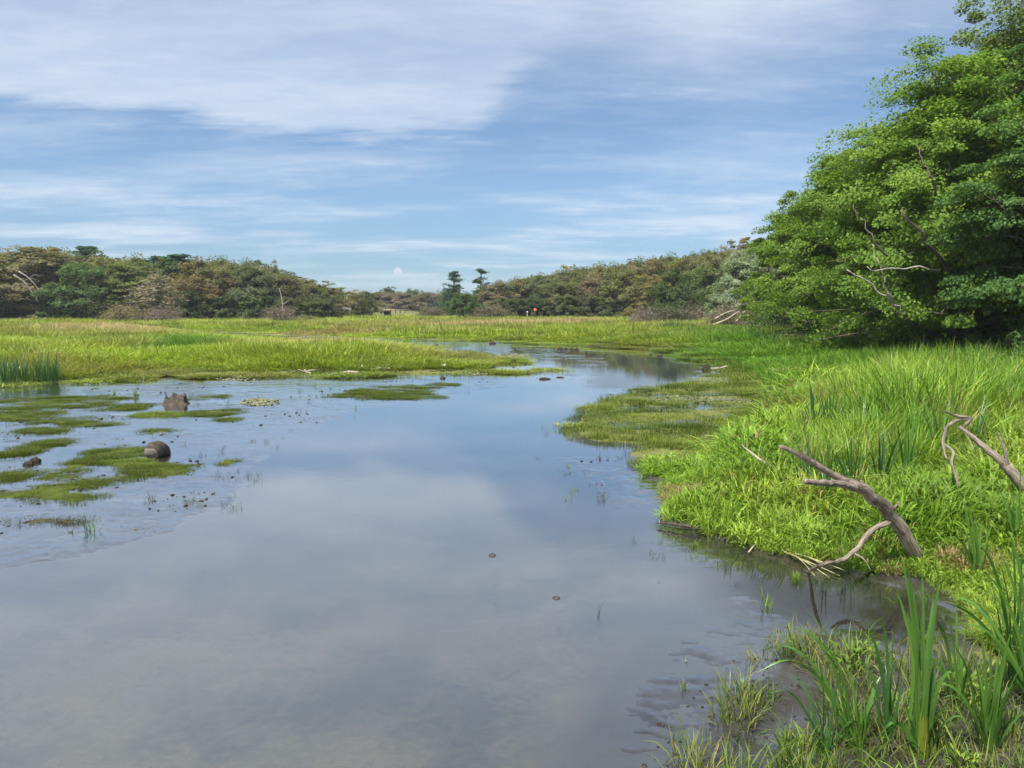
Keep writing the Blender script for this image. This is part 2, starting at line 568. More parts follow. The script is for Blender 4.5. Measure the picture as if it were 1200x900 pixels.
def water_mat():
    m, nt, out = new_mat('murky_water')
    geo = N(nt, 'ShaderNodeNewGeometry')
    pos = geo.outputs['Position']
    mp = N(nt, 'ShaderNodeMapping')
    mp.inputs['Scale'].default_value = (0.7, 1.6, 1.0)
    nt.links.new(pos, mp.inputs[0])
    n1 = noise_n(nt, mp.outputs[0], 0.35, 4, 0.6)
    n2 = noise_n(nt, mp.outputs[0], 6.0, 3, 0.5)
    b = N(nt, 'ShaderNodeBump')
    b.inputs['Strength'].default_value = 0.012
    b.inputs['Distance'].default_value = 0.05
    nt.links.new(n2, b.inputs['Height'])
    gl = N(nt, 'ShaderNodeBsdfGlossy')
    gl.inputs['Roughness'].default_value = 0.02
    gl.inputs['Color'].default_value = (0.97, 0.98, 1, 1)
    nt.links.new(b.outputs[0], gl.inputs['Normal'])
    df = N(nt, 'ShaderNodeBsdfDiffuse')
    col = mix_c(nt, ramp(nt, n1, 0.35, 0.65), (0.048, 0.055, 0.061), (0.066, 0.072, 0.074))
    nt.links.new(col, df.inputs[0])
    tr = N(nt, 'ShaderNodeBsdfTransparent')
    tr.inputs[0].default_value = (0.80, 0.80, 0.72, 1)
    clr = N(nt, 'ShaderNodeAttribute', attribute_name='clear').outputs['Fac']
    turb = N(nt, 'ShaderNodeMixShader')
    nt.links.new(math_n(nt, 'MULTIPLY', math_n(nt, 'SUBTRACT', 1.0, clr), 0.26), turb.inputs[0])
    nt.links.new(tr.outputs[0], turb.inputs[1])
    nt.links.new(df.outputs[0], turb.inputs[2])
    dot = N(nt, 'ShaderNodeVectorMath', operation='DOT_PRODUCT')
    nt.links.new(geo.outputs['Incoming'], dot.inputs[0])
    dot.inputs[1].default_value = (0, 0, 1)
    fz = math_n(nt, 'POWER', math_n(nt, 'SUBTRACT', 1.0, math_n(nt, 'ABSOLUTE', dot.outputs['Value']), clamp=True), 2.55)
    mx = N(nt, 'ShaderNodeMixShader')
    fr = N(nt, 'ShaderNodeFresnel')
    fr.inputs['IOR'].default_value = 1.33
    fm = N(nt, 'ShaderNodeMix')
    nt.links.new(clr, fm.inputs[0])
    nt.links.new(math_n(nt, 'MULTIPLY_ADD', fz, 0.97, 0.02), fm.inputs[2])
    nt.links.new(fr.outputs[0], fm.inputs[3])
    nt.links.new(fm.outputs[0], mx.inputs[0])
    nt.links.new(turb.outputs[0], mx.inputs[1])
    nt.links.new(gl.outputs[0], mx.inputs[2])
    nt.links.new(mx.outputs[0], out.inputs[0])
    return m


# ------------------------------------------------------------------ sun + sky
SUN_EL, SUN_AZ = 59.0, 218.0     # azimuth clockwise from +Y: behind the camera and to the left
sd = Vector((math.sin(rad(SUN_AZ)) * math.cos(rad(SUN_EL)), math.cos(rad(SUN_AZ)) * math.cos(rad(SUN_EL)), math.sin(rad(SUN_EL))))
sun_d = bpy.data.lights.new('sun', 'SUN')
sun_d.energy = 5.0
sun_d.angle = rad(3.0)
sun_d.color = (1.0, 0.95, 0.87)
sun = bpy.data.objects.new('sun', sun_d)
C.objects.link(sun)
sun.rotation_euler = sd.to_track_quat('Z', 'Y').to_euler()


def azel(px, py):
    d = ray(px, py)
    d = d / np.linalg.norm(d)
    return math.degrees(math.atan2(d[0], d[1])), math.degrees(math.asin(d[2]))


def build_world():
    w = bpy.data.worlds.new('World')
    scene.world = w
    w.use_nodes = True
    nt = w.node_tree
    nt.nodes.clear()
    out = nt.nodes.new('ShaderNodeOutputWorld')
    bg = nt.nodes.new('ShaderNodeBackground')
    bg.inputs['Strength'].default_value = 0.0535
    nt.links.new(bg.outputs[0], out.inputs[0])
    sky = nt.nodes.new('ShaderNodeTexSky')
    sky.sky_type = 'NISHITA'
    sky.sun_disc = False
    sky.sun_elevation = rad(SUN_EL)
    sky.sun_rotation = rad(SUN_AZ)
    sky.air_density = 1.0
    sky.dust_density = 0.4
    sky.ozone_density = 2.0
    tc = nt.nodes.new('ShaderNodeTexCoord')
    s = nt.nodes.new('ShaderNodeSeparateXYZ')
    nt.links.new(tc.outputs['Generated'], s.inputs[0])
    x, y, z = s.outputs
    el = math_n(nt, 'MULTIPLY', math_n(nt, 'ARCSINE', z), 180 / PI)
    az = math_n(nt, 'MULTIPLY', math_n(nt, 'ARCTAN2', x, y), 180 / PI)
    zc = math_n(nt, 'ADD', math_n(nt, 'MAXIMUM', z, 0.0), 0.10)
    cmb = nt.nodes.new('ShaderNodeCombineXYZ')
    nt.links.new(math_n(nt, 'DIVIDE', x, zc), cmb.inputs[0])
    nt.links.new(math_n(nt, 'DIVIDE', y, zc), cmb.inputs[1])
    mp = nt.nodes.new('ShaderNodeMapping')
    mp.inputs['Rotation'].default_value = (0, 0, rad(-14))
    mp.inputs['Scale'].default_value = (0.55, 1.25, 1)
    nt.links.new(cmb.outputs[0], mp.inputs[0])
    wn = noise_n(nt, mp.outputs[0], 1.1, 4, 0.55, 'Color')
    warp = mix_c(nt, 0.22, mp.outputs[0], wn, 'ADD')
    n_big = noise_n(nt, warp, 0.8, 6, 0.55)
    n_str = noise_n(nt, warp, 2.4, 7, 0.58)
    n_veil = noise_n(nt, warp, 1.25, 8, 0.60)
    n_fine = noise_n(nt, warp, 7.0, 6, 0.6)
    # lower edge of the big cloud sheet, elevation over azimuth
    edge = [(-200, 128), (0, 132), (110, 136), (200, 150), (280, 168), (370, 180), (470, 180), (545, 172), (585, 148), (640, 112), (720, 106),
            (820, 112), (900, 104), (960, 96), (1040, 52), (1100, 0), (1200, -60)]
    fc = nt.nodes.new('ShaderNodeFloatCurve')
    cv = fc.mapping.curves[0]
    pts = [((azel(*p)[0] + 60) / 120, azel(*p)[1] / 40) for p in edge]
    pts = [(0.0, 0.32)] + pts + [(1.0, 0.55)]
    for i, (a, b) in enumerate(pts):
        if i < 2:
            cv.points[i].location = (a, b)
        else:
            cv.points.new(a, b)
    fc.mapping.update()
    nt.links.new(math_n(nt, 'DIVIDE', math_n(nt, 'ADD', az, 60.0), 120.0, clamp=True), fc.inputs['Value'])
    eb = math_n(nt, 'MULTIPLY', fc.outputs[0], 40.0)
    dd = math_n(nt, 'SUBTRACT', el, eb)
    wob = math_n(nt, 'MULTIPLY', math_n(nt, 'SUBTRACT', n_str, 0.5), 4.5)
    wob = math_n(nt, 'ADD', wob, math_n(nt, 'MULTIPLY', math_n(nt, 'SUBTRACT', n_fine, 0.5), 3.5))
    wob = math_n(nt, 'ADD', wob, math_n(nt, 'MULTIPLY', math_n(nt, 'SUBTRACT', n_big, 0.5), 4.0))
    dd = math_n(nt, 'ADD', dd, wob)
    soft = ramp(nt, az, -6.0, 6.0, 1.0, 0.38)
    main = ramp(nt, math_n(nt, 'MULTIPLY', dd, soft), -0.7, 2.4)
    thick = ramp(nt, n_big, 0.25, 0.75, 0.62, 1.0)
    main = math_n(nt, 'MULTIPLY', main, thick)
    # thin streaks below
    st = ramp(nt, n_veil, 0.40, 0.68, 0.0, 0.80)
    wisp = ramp(nt, n_fine, 0.52, 0.78, 0.0, 0.40)
    low = math_n(nt, 'MULTIPLY', ramp(nt, el, 6.0, 11.0, 1.0, 0.45), ramp(nt, el, 1.0, 4.0, 0.45, 1.0))
    veil = math_n(nt, 'ADD', math_n(nt, 'MULTIPLY', st, low), math_n(nt, 'MULTIPLY', wisp, st))
    veil = math_n(nt, 'ADD', veil, 0.06)
    cov = math_n(nt, 'MAXIMUM', main, veil, clamp=True)
    hs = nt.nodes.new('ShaderNodeHueSaturation')
    hs.inputs['Saturation'].default_value = SKY_SAT
    hs.inputs['Value'].default_value = SKY_VAL
    nt.links.new(sky.outputs[0], hs.inputs['Color'])
    cloud = mix_c(nt, ramp(nt, math_n(nt, 'ADD', math_n(nt, 'MULTIPLY', n_fine, 0.45), math_n(nt, 'MULTIPLY', n_veil, 0.55)), 0.34, 0.64), CLOUD_A, CLOUD_B)
    air = mix_c(nt, ramp(nt, el, 0.0, 9.0), (0.33, 0.56, 0.82), (0.66, 0.82, 0.97))
    air = mix_c(nt, 1.0, hs.outputs[0], air, 'MULTIPLY')
    edge_hi = math_n(nt, 'MULTIPLY', ramp(nt, dd, -0.5, 0.8), ramp(nt, dd, 3.5, 0.8))
    cloud = mix_c(nt, math_n(nt, 'MULTIPLY', edge_hi, 0.55), cloud, (6.0, 6.7, 7.6))
    col = mix_c(nt, cov, air, cloud)
    nt.links.new(col, bg.inputs[0])


SKY_SAT, SKY_VAL = 1.0, 1.0
CLOUD_A, CLOUD_B = (4.1, 5.1, 6.7), (5.5, 6.3, 7.4)
build_world()
scene.view_settings.view_transform = 'Standard'
scene.view_settings.look = 'None'
scene.view_settings.gamma = 1
scene.view_settings.use_curve_mapping = False
scene.view_settings.exposure = 1.25

# ------------------------------------------------------------------ ground sheet + water
GREEN_MUD = (0.075, 0.105, 0.018)


def clearness(x, y):
    "1 where the water is clear and brown over dark mud: the inlet under the right bank; also the far pool, its bottom darkened to stand for the tree reflection"
    a = sstep(-0.9, 0.5, poly_sd(x, y, INLET) + (fbm(x * 1.5, y * 1.5, 33, 3) - 0.5) * 0.6)
    b = sstep(-0.5, 0.5, poly_sd(x, y, POOL))
    return np.maximum(a, b)


def build_ground():
    th = np.concatenate([np.linspace(-180, -44, 40, endpoint=False), np.linspace(-44, 44, 620, endpoint=False), np.linspace(44, 180, 40, endpoint=False)])
    th = np.radians(th)
    r = np.concatenate([[0.4, 1.2, 2.2], np.exp(np.linspace(math.log(3.0), math.log(60), 560)), np.exp(np.linspace(math.log(62), math.log(330), 110)),
                        [420, 560, 800, 1500]])
    R, T = np.meshgrid(r, th, indexing='ij')
    X, Y = R * np.sin(T), R * np.cos(T)
    z, w, dp = heights(X.ravel(), Y.ravel())
    V = np.stack([X.ravel(), Y.ravel(), z], -1)
    nr, nth = R.shape
    idx = np.arange(nr * nth).reshape(nr, nth)
    a, b = idx[:-1], idx[1:]
    Fq = np.stack([a, np.roll(a, -1, 1), np.roll(b, -1, 1), b], -1).reshape(-1, 4)
    Fq = Fq[:, ::-1]
    x, y = X.ravel(), Y.ravel()
    c0 = len(V)
    V = np.vstack([V, [[0, 0, z[0]]]])
    fan = [[c0, idx[0][(j + 2) % nth], idx[0][(j + 1) % nth], idx[0][j]][::-1] for j in range(0, nth, 2)]
    Fq = np.vstack([Fq, fan])
    mb = sstep(-0.1, 0.4, poly_sd(x, y, MUDBANK))
    cov = sstep(0.02, 0.5, -w) * (1 - 0.88 * mb)
    cov *= 0.5 + 0.7 * fbm(x * 0.5, y * 0.8, 55, 4)
    sh = sstep(0, 1.0, poly_sd(x, y, SHORT))
    cov = np.where(sh > 0.3, sstep(0.0, 0.03, z) * 0.9, cov)
    r_ = np.hypot(x, y)
    tint = np.zeros((len(x), 3))
    a_ = fbm(x * 0.08, y * 0.08, 61, 4)[:, None]
    tint[:] = np.array([0.075, 0.095, 0.016]) * (1 - a_) + np.array([0.12, 0.115, 0.03]) * a_
    cov = np.append(cov, 0)
    tint = np.vstack([tint, tint[:1]])
    me = mesh_np('ground', V, Fq, ground_mat(), {'cover': np.clip(cov, 0, 1), 'tint': tint, 'clear': np.append(clearness(x, y), 0)}, smooth=True)
    o = obj('ground', me, kind='structure')
    xs = np.linspace(-90, 90, 2)
    gx = np.concatenate([[-110, -60, -30], np.linspace(-20, 20, 200), [30, 60, 110]])
    gy = np.concatenate([[-60, -20], np.linspace(-2, 30, 200), [50, 90, 150]])
    X, Y = np.meshgrid(gx, gy, indexing='ij')
    x, y = X.ravel(), Y.ravel()
    clear = clearness(x, y)
    idx = np.arange(len(x)).reshape(X.shape)
    Fq = np.stack([idx[:-1, :-1], idx[1:, :-1], idx[1:, 1:], idx[:-1, 1:]], -1).reshape(-1, 4)
    me = mesh_np('water', np.stack([x, y, x * 0], -1), Fq, water_mat(), {'clear': clear})
    obj('water', me, kind='structure')


build_ground()

# ------------------------------------------------------------------ instanced stuff
_colls = {}


def source_coll(name, meshes):
    col = bpy.data.collections.new(name)
    for i, me in enumerate(meshes):
        o = bpy.data.objects.new('%s_%02d' % (name, i), me)
        col.objects.link(o)
    _colls[name] = (col, len(meshes))


def scatter(name, coll, pts, rot, scl, tint, tilt=None, seed=0):
    col, n = _colls[coll]
    rs = np.random.RandomState(seed)
    k = len(pts)
    me = bpy.data.meshes.new(name)
    me.vertices.add(k)
    me.vertices.foreach_set('co', np.asarray(pts, np.float32).ravel())
    rv = np.zeros((k, 3), np.float32)
    rv[:, 2] = rot
    if tilt is not None:
        rv[:, :2] = tilt
    for an, av in (('rotv', rv), ('sclv', scl), ('tint', tint)):
        a = me.attributes.new(an, 'FLOAT_VECTOR', 'POINT')
        a.data.foreach_set('vector', np.asarray(av, np.float32).ravel())
    a = me.attributes.new('pick', 'INT', 'POINT')
    a.data.foreach_set('value', rs.randint(0, n, k).astype(np.int32))
    o = obj(name, me, kind='stuff')
    ng = bpy.data.node_groups.new(name, 'GeometryNodeTree')
    ng.interface.new_socket('Geometry', in_out='INPUT', socket_type='NodeSocketGeometry')
    ng.interface.new_socket('Geometry', in_out='OUTPUT', socket_type='NodeSocketGeometry')
    gi, go = ng.nodes.new('NodeGroupInput'), ng.nodes.new('NodeGroupOutput')
    ip = ng.nodes.new('GeometryNodeInstanceOnPoints')
    ci = ng.nodes.new('GeometryNodeCollectionInfo')
    ci.inputs['Collection'].default_value = col
    ci.inputs['Separate Children'].default_value = True
    ci.inputs['Reset Children'].default_value = True
    ip.inputs['Pick Instance'].default_value = True

    def attr(nm, typ):
        q = ng.nodes.new('GeometryNodeInputNamedAttribute')
        q.data_type = typ
        q.inputs['Name'].default_value = nm
        return next(s for s in q.outputs if s.enabled and s.name == 'Attribute')
    ng.links.new(gi.outputs[0], ip.inputs['Points'])
    ng.links.new(ci.outputs[0], ip.inputs['Instance'])
    ng.links.new(attr('pick', 'INT'), ip.inputs['Instance Index'])
    er = ng.nodes.new('FunctionNodeEulerToRotation')
    ng.links.new(attr('rotv', 'FLOAT_VECTOR'), er.inputs[0])
    ng.links.new(er.outputs[0], ip.inputs['Rotation'])
    ng.links.new(attr('sclv', 'FLOAT_VECTOR'), ip.inputs['Scale'])
    ng.links.new(ip.outputs[0], go.inputs[0])
    md = o.modifiers.new('scatter', 'NODES')
    md.node_group = ng
    return o


def tuft(seed, n, radius, h, hv, lean, bend, width, segs, name, mat=M_GRASS, base_lo=0.0):
    rs = np.random.RandomState(seed)
    rr = radius * np.sqrt(rs.rand(n))
    a = rs.rand(n) * 2 * PI
    base = np.stack([rr * np.cos(a), rr * np.sin(a), np.full(n, -0.03)], -1)
    if base_lo:
        base[:, 2] += rs.rand(n) * base_lo
    az = a + rs.normal(0, 0.9, n)
    L = h * (1 + hv * rs.uniform(-1, 1, n))
    V, Fq, al, bi = blades(base, az, L, np.abs(rs.normal(lean * 0.5, lean * 0.5, n)), np.abs(rs.normal(bend, bend * 0.5, n)), width * rs.uniform(0.6, 1.3, n), segs, twist=0.6)
    rnd = rs.rand(n)
    return mesh_np(name, V, Fq, mat, {'rnd': np.clip(rnd[bi] * 0.75 + 0.25 * al, 0, 1)}, smooth=True)


source_coll('marsh_tuft', [tuft(10 + i, 48, 0.42, 0.62, 0.5, 0.35, 0.8, 0.030, 3, 'marsh_tuft') for i in range(5)])
source_coll('far_tuft', [tuft(30 + i, 46, 0.75, 0.70, 0.45, 0.25, 0.6, 0.055, 2, 'far_tuft') for i in range(4)])
source_coll('bank_tuft', [tuft(50 + i, 80, 0.22, 0.25, 0.5, 0.6, 1.7, 0.0145, 4, 'bank_tuft', base_lo=0.16) for i in range(5)] + [tuft(60 + i, 70, 0.16, 0.11, 0.4, 0.9, 1.4, 0.026, 4, 'bank_tuft_leafy', base_lo=0.24) for i in range(3)])
source_coll('reed_tuft', [tuft(70 + i, 22, 0.24, 1.15, 0.32, 0.18, 0.85, 0.024, 6, 'reed_tuft') for i in range(5)])
source_coll('short_tuft', [tuft(90 + i, 60, 0.16, 0.085, 0.5, 0.5, 0.9, 0.007, 2, 'short_tuft') for i in range(4)])
source_coll('sprig_tuft', [tuft(110 + i, 16, 0.10, 0.17, 0.5, 0.4, 0.9, 0.0075, 3, 'sprig_tuft') for i in range(4)])


def polar_points(n, r0, r1, a0, a1, seed):
    rs = np.random.RandomState(seed)
    r = np.exp(rs.uniform(math.log(r0), math.log(r1), n))
    a = np.radians(rs.uniform(a0, a1, n))
    return r * np.sin(a), r * np.cos(a), r, rs


def lerp3(a, b, t):
    t = np.asarray(t)[:, None]
    return np.asarray(a) * (1 - t) + np.asarray(b) * t


LIME = np.array([0.190, 0.278, 0.024])
OLIVE = np.array([0.195, 0.220, 0.040])
STRAW = np.array([0.36, 0.285, 0.150])
DEEPG = np.array([0.050, 0.115, 0.012])
BLUEG = np.array([0.060, 0.130, 0.040])
STRAW_A = gp([(15, 396), (40, 386), (120, 385), (195, 387), (175, 394), (90, 397)])
STRAW_B = gp([(430, 387), (520, 383), (600, 380), (700, 378.5), (725, 383), (640, 387)])
LUSH_A = gp([(165, 419), (180, 408), (255, 406), (262, 416), (200, 421)])


def build_grass():
    # ---- the wide marsh
    x, y, r, rs = polar_points(52000, 14, 172, -43, 43, 1)
    z, w, dp = heights(x, y)
    sh = poly_sd(x, y, SHORT)
    reed = poly_sd(x, y, REED)
    rightb = (x > 1.5) & (r < 24)
    keep = (w < -0.05 - 0.002 * r) & (z > 0.028) & (sh < 0.2) & ~rightb & (reed < 0.3) & (z < 6.5)
    x, y, r, z, w = x[keep], y[keep], r[keep], z[keep], w[keep]
    k = len(x)
    tone = fbm(x * 0.05, y * 0.10, 101, 4)
    tone2 = fbm(x * 0.35, y * 0.5, 105, 3)
    t = np.clip((tone * 0.7 + tone2 * 0.3 - 0.3) / 0.4, 0, 1)
    col = lerp3(LIME, OLIVE, t)
    straw = np.maximum(sstep(-3, 4, poly_sd(x, y, STRAW_A)), sstep(-3, 4, poly_sd(x, y, STRAW_B))) * 0.9
    straw = np.maximum(straw, sstep(0.58, 0.75, fbm(x * 0.06, y * 0.16, 131, 4)) * 0.6)
    col = STRAW[None] * straw[:, None] + col * (1 - straw[:, None])
    lush = sstep(-1, 1, poly_sd(x, y, LUSH_A))
    col = col * (1 - lush[:, None]) + np.array([0.065, 0.17, 0.012]) * lush[:, None]
    # the strip of tall green grass along the right-hand trees
    strip = sstep(0.13, 0.30, x / np.maximum(y, 1)) * sstep(90, 60, y)
    col = col * (1 - strip[:, None]) + np.array([0.075, 0.165, 0.014]) * strip[:, None]
    dk = sstep(0.50, 0.68, fbm(x * 0.30, y * 0.22, 141, 4)) * 0.45
    col = col * (1 - dk[:, None]) + np.array([0.075, 0.115, 0.022]) * dk[:, None]
    br = sstep(0.60, 0.72, fbm(x * 0.11, y * 0.2, 151, 4)) * 0.5
    col = col * (1 - br[:, None]) + np.array([0.17, 0.13, 0.055]) * br[:, None]
    col = col * rs.uniform(0.65, 1.3, (k, 1)) * rs.uniform(0.9, 1.1, (k, 3))
    hgt = 0.68 * (0.3 + 1.15 * fbm(x * 0.22, y * 0.22, 107, 4)) * (0.15 + 0.85 * sstep(0.5, 8.0, -w - 3 * (fbm(x * .3, y * .3, 109, 3) - .5))) * rs.uniform(0.75, 1.25, k)
    hgt *= (1 + 0.1 * straw) * (1 + 0.35 * strip)
    far = r > 62
    for nm, cl, sel, wd in (('marsh_grass', 'marsh_tuft', ~far, np.clip(r / 26, 0.9, 2.2)), ('distant_marsh_grass', 'far_tuft', far, np.clip(r / 75, 0.9, 2.6))):
        q = sel
        ww = (wd * rs.uniform(0.8, 1.3, k))[q]
        scatter(nm, cl, np.stack([x, y, z], -1)[q], rs.rand(q.sum()) * 6.28, np.stack([ww, ww, hgt[q] * 1.25], -1), col[q], seed=3)
    # ---- leafy bank grass, right
    x, y, r, rs = polar_points(13000, 4.2, 30, 4, 46, 2)
    z, w, dp = heights(x, y)
    sh = poly_sd(x, y, SHORT)
    mb = poly_sd(x, y, MUDBANK)
    rd = poly_sd(x, y, REED)
    keep = (w < -0.06) & (sh < 0.0) & ((mb < -0.05) | (rs.rand(len(x)) < 0.012 * sstep(0.3, 0.6, x / y))) & (rs.rand(len(x)) < np.where(rd > 0.3, 0.35, 1.0)) & (x > 1.5)
    x, y, r, z, w, mb = x[keep], y[keep], r[keep], z[keep], w[keep], mb[keep]
    k = len(x)
    t = np.clip((fbm(x * 0.5, y * 0.5, 201, 4) - 0.28) / 0.45, 0, 1)
    col = lerp3(np.array([0.140, 0.250, 0.026]), np.array([0.225, 0.315, 0.044]), t)
    col = col * rs.uniform(0.7, 1.25, (k, 1))
    s = (0.35 + 1.45 * fbm(x * 0.8, y * 0.8, 205, 3)) * rs.uniform(0.6, 1.35, k) * (0.5 + 0.5 * sstep(0.0, 0.8, -w)) * np.where(mb > -0.05, 0.55, 1)
    wd = s * np.clip(r / 10, 1, 2.2)
    dead = (rs.rand(k) < 0.07) | (fbm(x * 1.3, y * 1.3, 215, 3) > 0.70)
    col[dead] = np.array([0.26, 0.21, 0.09]) * rs.uniform(0.6, 1.1, (dead.sum(), 1))
    dim = sstep(0.48, 0.66, fbm(x * 0.7, y * 0.7, 217, 3))[:, None] * 0.5
    col = col * (1 - dim) + np.array([0.07, 0.14, 0.02]) * dim
    scatter('bank_grass', 'bank_tuft', np.stack([x, y, z], -1), rs.rand(k) * 6.28, np.stack([wd, wd, s], -1), col, tilt=rs.normal(0, 0.12, (k, 2)), seed=5)
    # ---- tall reeds
    x, y, r, rs = polar_points(6000, 9, 34, 14, 46, 3)
    z, w, dp = heights(x, y)
    rd = poly_sd(x, y, REED) + (fbm(x, y, 301, 3) - 0.5) * 1.5
    keep = (rd > 0) & (w < -0.3)
    x, y, r, z, rd = x[keep], y[keep], r[keep], z[keep], rd[keep]
    k = len(x)
    t = fbm(x * 0.6, y * 0.6, 311, 3)
    col = lerp3(np.array([0.085, 0.200, 0.020]), np.array([0.20, 0.300, 0.036]), np.clip((t - 0.3) / 0.4, 0, 1)) * rs.uniform(0.55, 1.35, (k, 1))
    dead = rs.rand(k) < 0.06
    col[dead] = np.array([0.30, 0.25, 0.11])
    s = (0.55 + 0.40 * sstep(0, 2, rd) + 0.5 * (fbm(x * .8, y * .8, 317, 3) - .5)) * rs.uniform(0.6, 1.2, k)
    scatter('reed_bed', 'reed_tuft', np.stack([x, y, z], -1), rs.rand(k) * 6.28, np.stack([s * 1.1, s * 1.1, s], -1), col, tilt=rs.normal(0.0, 0.07, (k, 2)), seed=6)
    # ---- short turf on the low mat at the bend and along every water's edge
    x, y, r, rs = polar_points(42000, 5.5, 48, -40, 46, 4)
    z, w, dp = heights(x, y)
    sh = poly_sd(x, y, SHORT)
    nn = fbm(x * 0.8, y * 1.2, 411, 4)
    keep = (((sh > -0.2) & (z > 0.022)) | ((w < -0.02) & (w > -7) & (r > 14) & (z > 0.012))) & (nn > 0.30) & (poly_sd(x, y, MUDBANK) < 0)
    x, y, r, z, sh, nn = x[keep], y[keep], r[keep], z[keep], sh[keep], nn[keep]
    k = len(x)
    col = lerp3(np.array([0.060, 0.095, 0.012]), np.array([0.15, 0.19, 0.025]), np.clip((fbm(x * 0.5, y * 0.9, 421, 4) - 0.3) / 0.4, 0, 1)) * rs.uniform(0.75, 1.25, (k, 1))
    s = rs.uniform(0.6, 1.6, k) * (0.7 + 1.2 * sstep(0.5, 0.7, nn)) * np.where(sh > -0.2, 1.0, 1.1)
    wd = np.clip(r / 12, 0.9, 3.2)
    scatter('turf', 'short_tuft', np.stack([x, y, z], -1), rs.rand(k) * 6.28, np.stack([wd, wd, s * np.clip(r / 18, 0.9, 1.6)], -1), col, seed=7)
    # ---- sparse grass on the muddy bank
    x, y, r, rs = polar_points(1500, 3.6, 9, 8, 44, 5)
    z, w, dp = heights(x, y)
    keep = (poly_sd(x, y, MUDBANK) > -0.15) & (w < 0.1) & (fbm(x * 1.5, y * 1.5, 511, 3) > 0.40)
    x, y, z = x[keep], y[keep], z[keep]
    k = len(x)
    col = lerp3(np.array([0.070, 0.135, 0.016]), np.array([0.18, 0.17, 0.055]), rs.rand(k) ** 1.8) * rs.uniform(0.7, 1.2, (k, 1))
    s = rs.uniform(0.5, 1.5, k)
    scatter('bank_sprigs', 'sprig_tuft', np.stack([x, y, z], -1), rs.rand(k) * 6.28, np.stack([s, s, s], -1), col, tilt=rs.normal(0, 0.15, (k, 2)), seed=8)


build_grass()

# ------------------------------------------------------------------ trees
def leaf_quads(pos, size, rs, up=0.8, aspect=0.6, radial=None):
    "diamond leaves, faces mostly upward"
    n = len(pos)
    nrm = rs.normal(0, 1, (n, 3)) * 0.5
    nrm[:, 2] += up * 0.5
    if radial is not None:
        nrm += radial * 0.75
    nrm /= np.linalg.norm(nrm, axis=1)[:, None] + 1e-9
    t = rs.normal(0, 1, (n, 3))
    t -= nrm * (t * nrm).sum(1)[:, None]
    t /= np.linalg.norm(t, axis=1)[:, None] + 1e-9
    b = np.cross(nrm, t)
    L = (size * rs.uniform(0.6, 1.3, n))[:, None]
    W = L * aspect * 0.5
    droop = np.array([0, 0, -1.0]) * L * 0.12
    v0, v2 = pos - t * L * 0.5, pos + t * L * 0.5 + droop
    v1, v3 = pos + b * W + nrm * L * 0.06 - t * L * 0.05, pos - b * W + nrm * L * 0.06 - t * L * 0.05
    V = np.stack([v0, v1, v2, v3], 1).reshape(-1, 3)
    Fq = np.arange(n * 4).reshape(n, 4)
    return V, Fq


def profile(kind, u):
    if kind == 'round':
        return np.sin(PI * (0.16 + 0.80 * u)) ** 0.65
    if kind == 'low':
        return np.clip(1.02 - u ** 2.2, 0.03, 1) * (0.88 + 0.12 * np.sin(PI * u))
    if kind == 'cone':
        return np.clip(1.05 - u, 0.06, 1) ** 0.8
    return np.full_like(u, 0.8)


